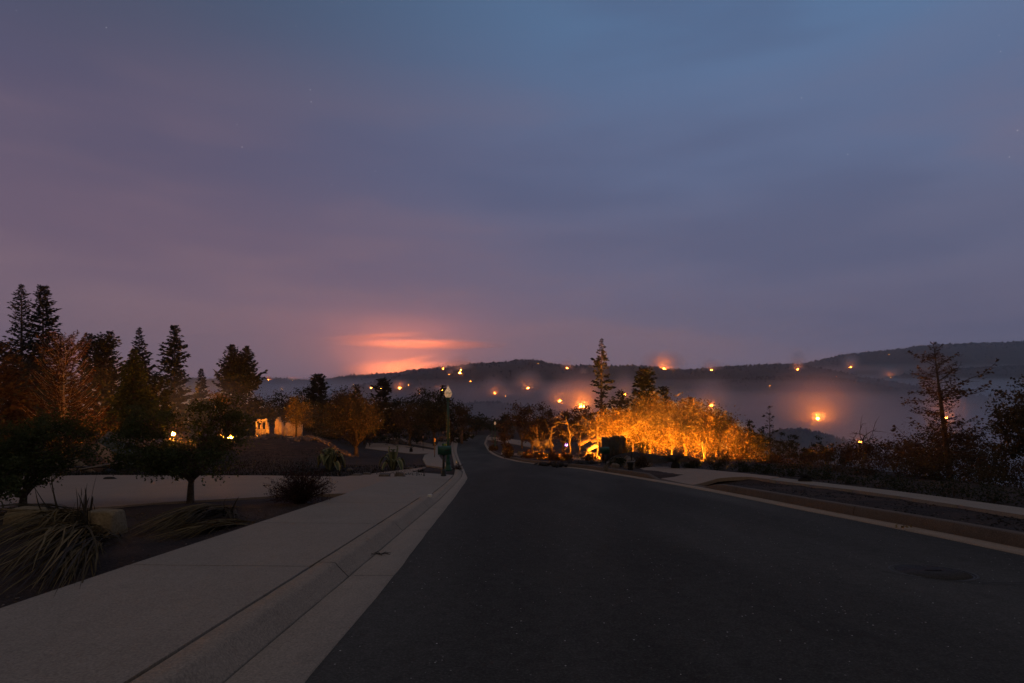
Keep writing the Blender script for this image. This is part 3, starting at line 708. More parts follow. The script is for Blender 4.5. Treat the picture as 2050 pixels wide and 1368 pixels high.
# --- conifers on the right
con(1204, 676, 52, 30, 'tall thin scorched pine, bare below with tufts near the tip', 31, name='pine_tree', t0=.34, p=.42, ragged=.55, bare=.18, ns=17, whorls=34, per=5, curl=.15, dn=-.35, up=.2, spray=.42, sw=.6, kink=.03, elj=.25, trunk_r=.19, twig=True)
con(1290, 738, 56, 34, 'dark pyramid-shaped conifer rising behind the firelit oaks', 32, p=.55, ragged=.3, ns=15, whorls=26, per=7)
con(1243, 782, 60, 34, 'low dark conifer between the tall pine and the pyramid-shaped one', 33, p=.6, ragged=.3, ns=13)
con(1330, 774, 62, 20, 'small conifer with a split top beside the pyramid-shaped one', 34, p=.5, ragged=.5, ns=9, whorls=14)
con(1383, 796, 70, 12, 'tiny conifer tip showing over the firelit oaks', 35, p=.6, ns=8, whorls=12)
con(1541, 814, 95, 24, 'bare burnt conifer standing alone on the dark slope', 36, p=.7, bare=.75, ns=3, twig=True, per=6, up=.7, dn=.2, whorls=16, bth=.02, t0=.15)
b = W(1905, 1030, 19.5)
conifer('dead_conifer', 'tall dead conifer with bare branches and sparse brown tufts beyond the kerb', (b[0], b[1], float(land(b[0], b[1])) - .1), CH - (688 - HY) / F * 19.5 - float(land(b[0], b[1])) + .1,
        122 * 19.5 / F, 41, t0=.08, p=.60, whorls=22, per=7, spray=.13, sw=.65, ns=110, fan=.42, leafm='lf_brown', up=.55, dn=-.15, curl=.16, ragged=.5, bare=lambda f: .05 + 1.1 * max(0, f - .60) ** .62, twig=True, trunk_r=.12, lean=(-.62, 0), bth=.013, jit=1.5, kink=.045, elj=.26)

# --- broadleaf trees. spec: centre px, crown top row, distance, crown half width px, label
def oak(px, top, d, hw, label, seed, bot=None, nl=5, leafm='lf_dark', name='oak_tree', cat='tree', group=None, barkm='bark', dens=1.0, base_px=None, trunk=None, leaf=None, hang=0, lean=0, hollow=.45, per=None):
    rng = np.random.default_rng(seed + 500)
    b = at(base_px if base_px is not None else px, d); H = height_to(top, b, d); w = hw * d / F
    th = trunk[0] if trunk else H * .32; tr = trunk[1] if trunk else max(.07, H * .028)
    x0 = (px - (base_px if base_px is not None else px)) / F * d
    zl = height_to(bot, b, d) if bot else H * .25
    lobes = []
    for k in range(nl):
        f = (k + .5) / nl * 2 - 1
        rx = w * rng.uniform(.40, .58); ht = (H - zl)
        rz_ = ht * rng.uniform(.28, .40); cz = zl + ht * (.58 - .20 * f * f) + rng.normal(0, ht * .05)
        cz = min(cz, H - rz_ * .95)
        lobes.append((x0 + f * (w - rx * .9), rng.uniform(-.5, .5) * w * .8, cz, rx, w * rng.uniform(.45, .6), rz_))
    lobes.append((x0 + rng.normal(0, w * .12), 0, H - (H - zl) * .30, w * .5, w * .5, (H - zl) * .32))
    lf = leaf or max(.10, d * .0035)
    area = 3.14 * w * (H - zl) / 2
    n = int(np.clip(area / (lf * lf * .5) * 3.2 * dens, 700, 24000)); pc = per or 60
    return broadleaf(name, label, cat, b, lobes, (th, tr), lf, max(14, n // pc), pc, crad=max(.16, w * .17), leafm=leafm, barkm=barkm, seed=seed, group=group, droop=hang, hollow=hollow)
G1 = 'dark oaks massed left of the street'
L1 = 'dark oak in the wood massed left of the street'
for k, (px, top, d, hw) in enumerate([(520, 792, 92, 42), (560, 786, 96, 45), (612, 764, 108, 42), (600, 792, 90, 40), (668, 786, 96, 42), (690, 782, 112, 36), (730, 792, 92, 34), (800, 786, 100, 40), (842, 778, 106, 36), (820, 800, 88, 40), (868, 786, 98, 34), (905, 792, 104, 32), (925, 802, 96, 26), (870, 806, 86, 38)]):
    oak(px, top, d, hw, L1 if k % 3 else 'brownish oak in the wood massed left of the street', 60 + k, bot=876, group=G1, dens=1.4, leafm='lf_dark' if k % 3 else 'lf_olive', trunk=(2.2, .22))
for k, (px, top, d, hw) in enumerate([(510, 848, 84, 36), (655, 852, 86, 34), (740, 856, 84, 34), (785, 858, 96, 26), (835, 856, 92, 28), (905, 858, 100, 22), (930, 856, 104, 18)]):
    oak(px, top, d, hw, 'low dark undergrowth shrub below the wood left of the street', 330 + k, bot=892, group='undergrowth below the left-hand wood', dens=1.2, trunk=(.4, .06), name='undergrowth_shrub', cat='shrub')
G2 = 'trees closing the street where it bends'
for k, (px, top, d, hw) in enumerate([(945, 826, 128, 26), (968, 830, 135, 24), (990, 832, 128, 22), (1010, 828, 120, 20), (955, 842, 122, 18), (1003, 846, 112, 18)]):
    oak(px, top, d, hw, 'small dark tree where the street bends out of sight', 80 + k, bot=866, group=G2, trunk=(1.4, .12))
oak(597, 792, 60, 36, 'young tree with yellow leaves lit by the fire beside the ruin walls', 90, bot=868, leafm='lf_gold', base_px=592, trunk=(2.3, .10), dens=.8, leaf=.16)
oak(706, 788, 50, 76, 'wide weeping tree with dull brown drooping foliage beside the farther driveways', 91, bot=893, leafm='lf_olive', base_px=712, trunk=(1.0, .22), nl=7, hang=1.2, leaf=.16, name='weeping_tree', dens=1.3)
# smoke-side trees behind the left fires
oak(215, 820, 40, 30, 'leafless reddish shrub between the two near garden trees', 92, bot=885, leafm='lf_brown', name='burnt_shrub', cat='shrub', dens=.25, trunk=(.5, .05))
oak(240, 765, 78, 40, 'dark oak behind the cedar with the broken top', 93, bot=860)
oak(160, 790, 50, 50, 'dark shrubby tree below the rusty conifer', 94, bot=890, leafm='lf_brown', dens=.8)
oak(40, 815, 46, 60, 'brown shrubby tree behind the near forked garden tree', 95, bot=890, leafm='lf_brown', dens=.8)
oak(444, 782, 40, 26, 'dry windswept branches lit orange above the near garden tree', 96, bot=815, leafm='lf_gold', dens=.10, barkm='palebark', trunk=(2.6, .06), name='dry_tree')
oak(305, 812, 70, 45, 'dim brown tree veiled by the firelit smoke', 97, bot=872, leafm='lf_brown')
oak(395, 800, 82, 45, 'dim brown tree below the small narrow conifer', 98, bot=872, leafm='lf_brown')
oak(478, 800, 78, 40, 'dark tree left of the ruin wall with two windows', 99, bot=872, leafm='lf_brown')

# --- the two near garden trees
def garden_tree(px, row, spec, label, seed, trunk, lean, **k):
    x, y = gp(px, row); b = np.array([x, y, float(rz(y)) + .09])
    lobes = [((cx_ - px) / F * y, oy, (row - cy_) / F * y, rx / F * y, rx / F * y * .85, ry / F * y) for cx_, cy_, oy, rx, ry in spec]
    return broadleaf('garden_tree', label, 'tree', b, lobes, trunk, seed=seed, lean=lean, **k)
garden_tree(381, 1018, [(295, 850, .1, 58, 42), (266, 880, -.1, 42, 30), (330, 922, -.2, 80, 36), (425, 838, .2, 48, 50), (455, 852, .1, 44, 45), (462, 900, 0, 46, 36), (400, 925, -.3, 85, 40), (325, 938, .2, 72, 30), (400, 893, .3, 46, 30), (372, 948, 0, 60, 26)],
            'near garden tree with a straight trunk and dense crown beside the driveway', 120, (.50, .075), (.02, 0), leaf=.062, nclump=170, per=85, crad=.115, leafm='lf_green', hollow=.2, aspect=.5)
garden_tree(48, 1031, [(60, 900, 0, 82, 52), (130, 890, .1, 62, 50), (0, 905, .1, 70, 55), (110, 940, -.2, 70, 36), (-30, 950, -.1, 70, 50), (40, 960, -.3, 72, 34), (160, 925, .2, 34, 28), (-60, 890, 0, 60, 60), (95, 862, .2, 52, 26)],
            'near garden tree with a forked trunk beside the fallen strap leaves', 121, (.26, .075), (.0, 0), leaf=.062, nclump=165, per=85, crad=.115, leafm='lf_green', hollow=.2, aspect=.5)
garden_tree(-40, 1045, [(-20, 960, 0, 50, 40), (20, 985, -.1, 34, 22), (-90, 930, 0, 60, 60)], 'leaning garden tree trunk at the edge of the view', 122, (.35, .08), (.22, 0), leaf=.062, nclump=60, per=80, crad=.12, leafm='lf_green', hollow=.3)

# --- right of the street: burnt oaks, some lit by the fire behind the wall
G3 = 'scorched brown oaks right of the street bend'
for k, (px, top, d, hw) in enumerate([(1010, 836, 86, 24), (1045, 800, 78, 38), (1088, 806, 72, 36), (1128, 816, 66, 34), (1165, 812, 76, 34), (1065, 838, 62, 30)]):
    oak(px, top, d, hw, 'scorched brown oak right of the street where it bends', 130 + k, bot=896, leafm='lf_brown', group=G3, dens=1.2, trunk=(1.1, .14))
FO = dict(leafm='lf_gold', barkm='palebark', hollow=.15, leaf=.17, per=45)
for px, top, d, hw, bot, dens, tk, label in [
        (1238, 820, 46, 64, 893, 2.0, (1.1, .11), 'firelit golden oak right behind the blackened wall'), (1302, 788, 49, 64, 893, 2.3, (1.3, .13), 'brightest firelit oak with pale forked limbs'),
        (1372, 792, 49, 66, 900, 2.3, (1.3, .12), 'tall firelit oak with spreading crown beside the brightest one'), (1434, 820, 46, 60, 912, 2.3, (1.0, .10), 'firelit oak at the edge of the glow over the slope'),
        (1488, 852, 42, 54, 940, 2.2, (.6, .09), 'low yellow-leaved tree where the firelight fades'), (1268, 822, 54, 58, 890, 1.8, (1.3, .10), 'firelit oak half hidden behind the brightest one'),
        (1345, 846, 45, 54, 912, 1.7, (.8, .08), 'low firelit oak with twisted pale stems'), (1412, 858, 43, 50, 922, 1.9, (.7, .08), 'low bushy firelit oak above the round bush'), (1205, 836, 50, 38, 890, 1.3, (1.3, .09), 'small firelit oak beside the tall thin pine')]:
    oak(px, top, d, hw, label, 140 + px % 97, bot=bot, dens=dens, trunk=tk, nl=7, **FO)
oak(1395, 796, 57, 66, 'bare-twigged tree behind the firelit oaks', 145, bot=870, leafm='lf_brown', dens=.6, trunk=(2.0, .12))
# bare crooked stems in the burnt lot
def stem(px, row0, row1, d, label, seed, r_=.07, bend=.35, n=9, name='burnt_tree', lean=0.0, barkm='bark'):
    rng = np.random.default_rng(seed); b = at(px, d); H = height_to(row1, b, d); t = thing(name, label, 'tree', b); tb = MB()
    P = np.array([[lean * f * H + bend * math.sin(f * 5 + seed) * f * .5 + rng.normal(0, .04), rng.normal(0, .05), H * f] for f in np.linspace(0, 1, n)]); P[0, 2] = -.2
    tube(tb, P, np.linspace(r_, r_ * .45, n), 7); tb.build('trunk', M[barkm], t, smooth=True)
    for k in range(7):
        bb = MB(); s = P[rng.integers(n // 2, n)]; dr = unit(np.array([rng.normal(), rng.normal() * .6, rng.uniform(.2, 1)])) * H * rng.uniform(.15, .32)
        B = bez(s, s + dr * .5 + rng.normal(0, .1, 3), s + dr, 5); tube(bb, B, np.linspace(r_ * .4, .008, 5), 4, cap=False)
        for q in range(4):
            e = B[rng.integers(2, 5)]; dd = dr * .4 + rng.normal(0, .2, 3)
            tube(bb, [e - dd * .02, e + dd * .5 + rng.normal(0, .04, 3), e + dd], [.014, .01, .005], 3, cap=False)
        bb.build('branch', M[barkm], t)
    return t
stem(1143, 905, 838, 44, 'crooked pale burnt stem standing left of another in the burnt lot', 5, lean=-.10)
stem(1157, 906, 846, 46, 'crooked pale burnt stem arching right in the burnt lot', 9, lean=.18)
stem(1193, 900, 858, 43, 'forked pale burnt stem touching the blackened wall', 7, lean=.12, r_=.08)
stem(1104, 900, 856, 48, 'thick broken burnt stump with a pale snapped top', 3, r_=.17, bend=.1, n=6)
stem(1120, 905, 868, 45, 'leaning charred sapling among the burnt stems', 12, lean=.5, r_=.05)
stem(1090, 905, 866, 46, 'bent charred sapling beside the broken stump', 15, lean=-.35, r_=.05)
stem(1435, 935, 868, 36, 'slanting bare stem crossing the glow near the dark hedge', 18, lean=.42, r_=.06)
stem(1412, 925, 880, 40, 'bare forked stem in the glow above the round bush', 21, lean=-.1, r_=.07)
stem(1728, 985, 873, 24, 'bare dead pole-like trunk rising from the brown thicket', 25, lean=.01, r_=.05, bend=.04, barkm='bark')

# --- thicket beyond the right-hand kerb
def bush(px, row0, top, d, hw, label, seed, leafm='lf_brown', leaf=None, dens=1.0, name='shrub', group=None, cat='shrub', z=None, twigr=.03, per=40):
    x = (px - CX) / F * d; b = np.array([x, d, float(land(x, d)) + .05 if z is None else z]); H = height_to(top, b, d); w = hw / F * d
    rng = np.random.default_rng(seed); lobes = [(rng.uniform(-.55, .55) * w, rng.uniform(-.4, .4) * w, H * rng.uniform(.45, .68), w * rng.uniform(.4, .6), w * .55, H * rng.uniform(.26, .34)) for k in range(5)]
    lf = leaf or max(.05, d * .0038); n = int(np.clip(4 * w * H / 2 / (lf * lf * .5) * 1.6 * dens, 400, 9000))
    return broadleaf(name, label, cat, b, lobes, (H * .15, twigr), lf, max(16, n // per), per, crad=max(.08, w * .20), leafm=leafm, seed=seed, group=group, fork=3)
G4 = 'scorched shrubs on the slope beyond the pavement'
rng_ = np.random.default_rng(77)
for k, (px, top, d, hw, lm) in enumerate([(1560, 905, 34, 46, 'lf_brown'), (1610, 905, 30, 44, 'lf_brown'), (1655, 892, 32, 40, 'lf_olive'), (1690, 878, 29, 40, 'lf_brown'), (1740, 870, 27, 44, 'lf_brown'), (1790, 872, 27, 44, 'lf_brown'), (1835, 868, 25, 46, 'lf_brown'), (1880, 850, 24, 60, 'lf_olive'), (1940, 855, 24, 60, 'lf_brown'), (1990, 885, 22, 50, 'lf_olive'), (1800, 905, 21, 60, 'lf_brown'), (1720, 925, 22, 46, 'lf_brown'), (1860, 910, 19, 60, 'lf_olive'), (1650, 935, 24, 46, 'lf_brown'), (2040, 900, 21, 50, 'lf_brown'), (1590, 930, 27, 44, 'lf_brown'), (1960, 930, 17.5, 60, 'lf_olive'), (1530, 915, 33, 40, 'lf_brown'), (2110, 900, 19, 60, 'lf_brown'), (2190, 905, 18, 60, 'lf_olive'), (2280, 900, 18, 70, 'lf_brown'), (2160, 880, 24, 70, 'lf_brown')]):
    bush(px, 0, top, d, hw, ('scorched brown shrub' if lm == 'lf_brown' else 'dull olive shrub') + ' in the thicket sloping away beyond the pavement', 200 + k, lm, group=G4, dens=1.25)
G5 = 'dark low hedge along the right-hand pavement'
for k, px in enumerate([1445, 1490, 1535, 1580, 1632, 1690, 1755, 1825, 1905, 1995, 2090, 2200, 2330]):
    d = float(np.interp(px, [1440, 1560, 1700, 1850, 2050, 2350], [25.5, 21.5, 16.8, 13.6, 11.2, 8.9])); x = (px - CX) / F * d
    bush(px, 0, 916 + (px - 1445) * .085, d, 36 + (px - 1445) * .04, 'dark low hedge shrub along the right-hand pavement', 230 + k, 'lf_dark', group=G5, name='hedge_shrub', z=float(rz(d)) - .1, dens=.75)
bush(1385, 945, 918, 25.5, 19, 'small round dark bush silhouetted against the glow', 250, 'lf_dark', dens=1.0, name='round_bush', twigr=.04)
oak(2042, 738, 17.5, 62, 'leafy tree with drooping dark twigs cut off by the view beside the dead conifer', 251, bot=985, leafm='lf_olive', leaf=.10, dens=1.1, trunk=(1.2, .09), nl=7, base_px=2075, name='scorched_tree')
G6 = 'dark trees on the slope falling to the valley'
for k, (px, top, d, hw) in enumerate([(1478, 850, 85, 20), (1500, 835, 78, 16), (1520, 848, 90, 16), (1560, 862, 88, 18), (1590, 860, 80, 14), (1612, 878, 75, 18), (1640, 872, 70, 16), (1660, 888, 66, 16), (1450, 828, 92, 22), (1420, 822, 96, 22), (1540, 872, 70, 24), (1580, 885, 62, 24), (1620, 895, 56, 24), (1505, 868, 66, 26), (1690, 900, 56, 22)]):
    oak(px, top, d, hw, 'dark scrubby tree on the slope falling to the valley', 260 + k, leafm='lf_dark', group=G6, dens=.55, trunk=(1.5, .08), name='slope_tree', leaf=d * .003)
G7 = 'dark shrubs in the bed along the right-hand kerb'
for k, (px, top, d, hw) in enumerate([(1014, 888, 62, 13), (1020, 902, 47, 14), (988, 893, 70, 9), (1060, 905, 44, 18), (1085, 903, 40, 18), (1112, 906, 38, 18), (1140, 910, 36, 16), (1180, 908, 36, 18)]):
    bush(px, 0, top, d, hw, 'twiggy dark shrub in the bed along the right-hand kerb', 300 + k, 'lf_brown', group=G7, dens=.4)
bush(1290, 0, 908, 27, 26, 'scraggly dark shrub beside the rubble in front of the mound', 310, 'lf_brown', dens=.45)
bush(1236, 0, 915, 28, 16, 'scraggly dark shrub at the foot of the blackened wall', 311, 'lf_dark', dens=.5)

# ------------------------------------------------------------------ fires
def flame_mesh(rng, w, h, n=5):
    mb = MB()
    for k in range(n):
        x, y = rng.uniform(-.5, .5, 2) * w * (1, .6); hh = h * rng.uniform(.35, 1.0) * (1 - .5 * abs(x) / w); r_ = w * rng.uniform(.07, .15)
        f = np.linspace(0, 1, 6); sway = rng.normal(0, .14, 2) * hh
        P = np.stack([x + sway[0] * f ** 1.5, y + sway[1] * f ** 1.5, hh * f], -1)
        tube(mb, P, r_ * np.array([.6, 1.0, .85, .55, .25, .02]), 6)
    return mb
FM = {}
def flamemat(col, s):
    k = (col, s)
    if k not in FM: FM[k] = emitmat('flames_%d' % len(FM), col, s)
    return FM[k]
ORANGE = (1.0, .205, .016)
def blob(c, r_, rng=None, n=14, m=9, jit=.0):
    """closed rounded body of smoke"""
    th_, ph = np.linspace(0, 2 * np.pi, n, endpoint=False), np.linspace(0, np.pi, m)[1:-1]
    V = [(0, 0, -1)] + [(math.sin(p) * math.cos(t), math.sin(p) * math.sin(t), -math.cos(p)) for p in ph for t in th_] + [(0, 0, 1)]
    V = np.array(V); k = m - 2
    q = [[1 + a * n + b, 1 + a * n + (b + 1) % n, 1 + (a + 1) * n + (b + 1) % n, 1 + (a + 1) * n + b] for a in range(k - 1) for b in range(n)]
    t = [[0, 1 + (b + 1) % n, 1 + b] for b in range(n)] + [[1 + k * n, 1 + (k - 1) * n + b, 1 + (k - 1) * n + (b + 1) % n] for b in range(n)]
    mb = MB(); mb.add(V * np.array(r_) + np.array(c), q, t); return mb
VM = {}
def smokemat(dens, col=(.95, .88, .84), noise=0.0, power=1.6, aniso=.45):
    """smoke that thins out towards its rim (unit sphere in object space)"""
    k_ = (dens, noise, power, aniso)
    if k_ in VM: return VM[k_]
    m, n, l = newmat('fire_smoke_%d' % len(VM))
    tc_ = n.new('ShaderNodeTexCoord'); ln = n.new('ShaderNodeVectorMath'); ln.operation = 'LENGTH'; l.new(tc_.outputs['Object'], ln.inputs[0])
    mr = n.new('ShaderNodeMapRange'); mr.interpolation_type = 'SMOOTHSTEP'; l.new(ln.outputs['Value'], mr.inputs[0])
    for i_, v_ in enumerate((1.0, .0, 0.0, 1.0)): mr.inputs[i_ + 1].default_value = v_
    pw_ = n.new('ShaderNodeMath'); pw_.operation = 'POWER'; l.new(mr.outputs[0], pw_.inputs[0]); pw_.inputs[1].default_value = power
    mu = n.new('ShaderNodeMath'); mu.operation = 'MULTIPLY'; l.new(pw_.outputs[0], mu.inputs[0]); mu.inputs[1].default_value = dens
    out = mu.outputs[0]
    if noise:
        mp_ = n.new('ShaderNodeMapping'); mp_.inputs['Scale'].default_value = (1.0, 1.0, .55); mp_.inputs['Rotation'].default_value = (0, R(18), 0); l.new(tc_.outputs['Object'], mp_.inputs[0])
        nz_ = nnoise(n, l, mp_.outputs[0], 2.6, 4, .6); r2 = n.new('ShaderNodeMapRange'); l.new(nz_, r2.inputs[0])
        for i_, v_ in enumerate((.5 - noise * .3, .5 + noise * .25, 1 - noise, 1.0 + noise)): r2.inputs[i_ + 1].default_value = v_
        m2 = n.new('ShaderNodeMath'); m2.operation = 'MULTIPLY'; l.new(out, m2.inputs[0]); l.new(r2.outputs[0], m2.inputs[1]); out = m2.outputs[0]
    v = n.new('ShaderNodeVolumePrincipled'); v.inputs['Color'].default_value = (*col, 1); v.inputs['Anisotropy'].default_value = aniso; l.new(out, v.inputs['Density'])
    o = n.new('ShaderNodeOutputMaterial'); l.new(v.outputs[0], o.inputs['Volume']); VM[k_] = m; return m
def fire(px, row, w, h, s, label, group=None, smoke=None, d=None, z=None, seed=0, n=5, col=ORANGE, name='wildfire'):
    rng = np.random.default_rng(4000 + int(px) + int(seed))
    p = hit(px, row) if d is None else W(px, row, d)
    if p is None: p = W(px, row, 2600)
    if z is not None: p[2] = z
    t = thing(name, label, 'fire', p, group)
    k_ = 2.0 if name == 'wildfire' else 1.0
    flame_mesh(rng, w * (.45 if k_ > 1 else 1), h * (.5 if k_ > 1 else 1), n).build('flame', flamemat(col, s * k_), t)
    if smoke:
        rx, rz_, dens = smoke
        so = blob((0, 0, 0), (1, 1, 1)).build('smoke', smokemat(dens * 4.2), t, smooth=True, loc=(0, 0, rz_ * .55)); so.scale = (rx * 1.5, rx * 1.2, rz_ * 1.5)
    return t
GF = 'spot fires scattered over the far hills'
LF = 'small orange spot fire burning on the far dark hillside'
# (px, row, width m, height m, strength, smoke (rx, rz, density))
fire(1637, 841, 14, 9, 2600, 'large valley fire with a broad orange glow in the smoke', smoke=(120, 80, .0020), n=7)
fire(1597, 741, 11, 9, 190, 'spot fire with a thin upright glow at the right end of the central ridge', GF, (30, 50, .005))
fire(1703, 737, 13, 8, 200, 'spot fire on the slope of the tall ridge above the valley smoke', GF, (45, 45, .004))
fire(1781, 757, 20, 6, 120, 'low wide spot fire below the tall ridge beside the dead conifer', GF, (50, 30, .004))
fire(1892, 838, 14, 6, 150, 'pair of flames seen through the branches of the dead conifer', GF, (40, 30, .004), d=900, n=8)
fire(1722, 886, 3.6, 1.6, 40, 'fire on the near knoll behind the bare dead pole', GF, (22, 18, .006), n=6, d=300)
fire(1424, 742, 14, 5, 150, 'low spot fire right of the flaring ridge-top fire', GF, (45, 28, .004))
fire(1328, 739, 30, 10, 200, 'flaring fire along the ridge top above the firelit oaks', GF, (85, 45, .004), n=10)
fire(1424, 813, 9, 7, 200, 'fire glowing behind the crowns of the firelit oaks', GF, (35, 30, .006), d=900)
fire(1165, 815, 20, 7, 260, 'wide fire low in the valley left of the tall thin pine', GF, (60, 40, .005), d=1000, n=9)
fire(1120, 804, 14, 5, 180, 'fire with a slanting glow on the low rise above the brown oaks', GF, (38, 22, .006), d=1050, n=7)
fire(1057, 779, 10, 8, 280, 'bright fire with a flaring glow halfway down the central ridge', GF, (50, 36, .0045))
fire(990, 788, 8, 8, 300, 'round bright fire low on the central ridge', GF, (40, 36, .004))
fire(1135, 738, 9, 7, 200, 'fire near the crest right of the central summit', GF, (26, 24, .005))
fire(1251, 791, 8, 8, 150, 'fire seen between the tall thin pine and the low dark conifer', GF, (26, 30, .006), d=1100)
fire(923, 741, 10, 8, 300, 'upper flame of the bright pair below the central ridge crest', GF, (40, 36, .004))
fire(921, 748, 14, 10, 400, 'lower flame of the bright pair below the central ridge crest', GF)
for k, (px, row, w, h, s, sm) in enumerate([(900, 751, 7, 6, 160, (14, 14, .006)), (888, 739, 14, 4, 140, (30, 14, .006)), (800, 778, 11, 7, 260, (26, 18, .006)), (762, 780, 8, 7, 200, (20, 14, .006)), (743, 777, 12, 4, 140, (18, 10, .006)), (884, 782, 13, 4, 160, (28, 12, .006)), (840, 788, 7, 5, 200, (16, 14, .006)), (584, 762, 10, 7, 160, (30, 14, .006)), (537, 761, 8, 7, 140, (24, 16, .006)), (565, 780, 7, 6, 140, (14, 12, .006)), (942, 765, 4, 4, 60, None), (818, 772, 4, 4, 80, None), (708, 771, 4, 5, 120, None), (1078, 728, 3, 4, 60, None), (1168, 749, 5, 5, 70, (16, 14, .005)), (1012, 793, 8, 3, 30, (26, 16, .004)), (1674, 755, 4, 4, 40, None), (1780, 711, 4, 4, 50, None), (1541, 773, 3, 3, 50, None)]):  # distant house-lamp specks on the right are drawn as spot fires here
    fire(px, row, w, h, s, LF, GF, sm)
# the great fire beyond the ridge: only its glow on the smoke shows
p = W(795, 752, 3650); p[2] = float(hill_z(p[0], p[1])) + 1
t = thing('wildfire', 'great fire out of sight beyond the low ridge, reddening the smoke', 'fire', p)
t.location.z -= 34
flame_mesh(np.random.default_rng(3), 520, 18, 16).build('flame', flamemat((1.0, .21, .065), 310), t)
def bank(px, row, d, hw, hh, dens, label, tilt=0, dep=.45, noise=.8):
    c = W(px, row, d); r_ = (hw / F * d, hw / F * d * dep, hh / F * d)
    o = blob((0, 0, 0), (1, 1, 1), n=24, m=13).build('smoke_bank', smokemat(dens, (.95, .86, .84), noise, .9, 0.0), smooth=True, loc=c); o.scale = r_
    o.rotation_euler = (0, R(tilt), 0); return tag(o, label, 'smoke', 'smoke banks lit red beyond the ridge', 'stuff')
bank(790, 748, 3800, 140, 34, .0065, 'bright red smoke bank hugging the low ridge')
bank(818, 724, 3850, 70, 9, .0100, 'slanting bright streak of smoke above the low ridge', -13)
bank(845, 690, 3900, 210, 12, .0042, 'long flat pink smoke streak above the red bank', 1)
bank(890, 733, 3850, 170, 14, .0030, 'thin pink smoke streak along the ridge top')
bank(800, 705, 3950, 280, 80, .0003, 'wide faint pink smoke veil above the low ridge')
bank(750, 674, 3950, 130, 7, .0040, 'short pink smoke streak topmost above the glow', -3)

# near fires
NF = (1.0, .31, .017)
fire(347, 871, .30, .32, 7000, 'bright white-hot flame showing through the near garden tree crown', d=56, n=6, col=NF, name='house_fire')
fire(440, 879, .28, .32, 700, 'small bright flame left of another among the left ruins', d=57, n=5, col=NF, name='house_fire')
fire(458, 881, 1.0, .50, 3600, 'wide row of bright flames left of the ruin wall with two windows', d=56.5, n=12, col=NF, name='house_fire')
fire(199, 890, .26, .20, 160, 'small flame at the top of the collapsed roof panels', d=27, n=5, col=NF, name='house_fire')
fire(22, 878, .3, .15, 5200, 'faint sliver of flame behind the forked garden tree', d=56, n=4, col=NF, name='house_fire')
fire(168, 926, .5, .3, 5000, 'added unseen flame low among the shrubs, lighting the rusty conifer', d=37, n=4, col=NF, name='house_fire')  # unseen flame added to light the conifer from the front
b = at(545, 57)
for px, row, d, w, h, s, c, lab in [(539, 899.5, 53, .35, .22, 5, (1, .12, .75), 'pink flame at the edge of the rubble'), (548, 902, 53, .4, .15, 6, (.45, .25, 1), 'violet-blue flame at the edge of the rubble'), (553, 892, 55, .15, .3, 2.0, (1, .08, .35), 'faint magenta flame rising from the rubble'), (579, 886.5, 57, .2, .25, 2.5, (1, .16, .08), 'small red flame on the rubble below the young lit tree')]:
    fire(px, row, w, h, s, lab, d=d, n=5, col=c, name='gas_flame', seed=row)
fire(1134, 893, .3, .28, 7, 'tiny pink-violet flame among the burnt stems', d=45, n=4, col=(.8, .3, 1), name='gas_flame')
# the fire behind the blackened wall, lighting the oaks
for px, d, w, h, s, lab in [(1280, 37.5, .8, .30, 19000, 'main fire behind the mound, lighting the golden oaks'), (1250, 40, .6, .25, 5500, 'fire burning right behind the blackened wall'), (1312, 39, .6, .25, 13000, 'fire at the foot of the twisted pale stems'), (1352, 40, .5, .2, 7000, 'low fire behind the bank of dark earth'), (1388, 39, .35, .14, 4500, 'low fire behind the round bush'), (1172, 48.5, .4, .15, 900, 'low fire in the burnt lot left of the blackened wall'), (1092, 52, .4, .15, 1200, 'low fire behind the broken burnt stump')]:
    b = at(px, d); fire(px, 900, w, h, s, lab, d=d, z=b[2] + .12, n=9, col=NF, name='house_fire')
# smoke drifting among the left-hand trees
def drift(px, row, d, hw, hh, dens, label, dep=.6):
    c = W(px, row, d); o = blob((0, 0, 0), (1, 1, 1), n=20, m=11).build('drifting_smoke', smokemat(dens, noise=.6, power=.8, aniso=.1), smooth=True, loc=c); o.scale = (hw / F * d * 1.3, hw / F * d * dep, hh / F * d * 1.3)
    return tag(o, label, 'smoke', 'smoke drifting over the burning lots', 'stuff')
drift(395, 815, 63, 130, 70, .030, 'brown firelit smoke between the near tree and the conifers')
drift(150, 800, 50, 130, 80, .010, 'thin smoke round the rusty conifer')
drift(560, 850, 66, 120, 40, .010, 'thin smoke over the ruin walls')
drift(1320, 860, 46, 150, 60, .012, 'glowing smoke among the firelit oaks')

# mist pooled between the far ridges, seen edge on
for px, row, d, hw, hh, dens, lab in [(1850, 744, 2780, 300, 13, .0035, 'pale mist between the tall ridge and the spur below it'), (1960, 772, 2150, 260, 14, .0018, 'pale mist below the spur beyond the dead conifer'), (1640, 760, 1950, 240, 10, .0034, 'pale mist behind the low dark ridge'), (1540, 806, 1250, 380, 22, .0016, 'broad mist lying in the valley beyond the firelit oaks'),
        (1090, 782, 1650, 330, 14, .0024, 'mist on the lower slopes of the central ridge'), (640, 776, 2300, 260, 14, .0016, 'pinkish mist below the low ridge under the glow')]:
    c = W(px, row, d); o = blob((0, 0, 0), (1, 1, 1), n=28, m=13).build('mist_bank', smokemat(dens, (.88, .94, 1.0), .45, .8), smooth=True, loc=c); o.scale = (hw / F * d, min(hw / F * d * .5, 300), hh / F * d * 1.5)
    tag(o, lab, 'mist', 'mist pooled between the far ridges', 'stuff')

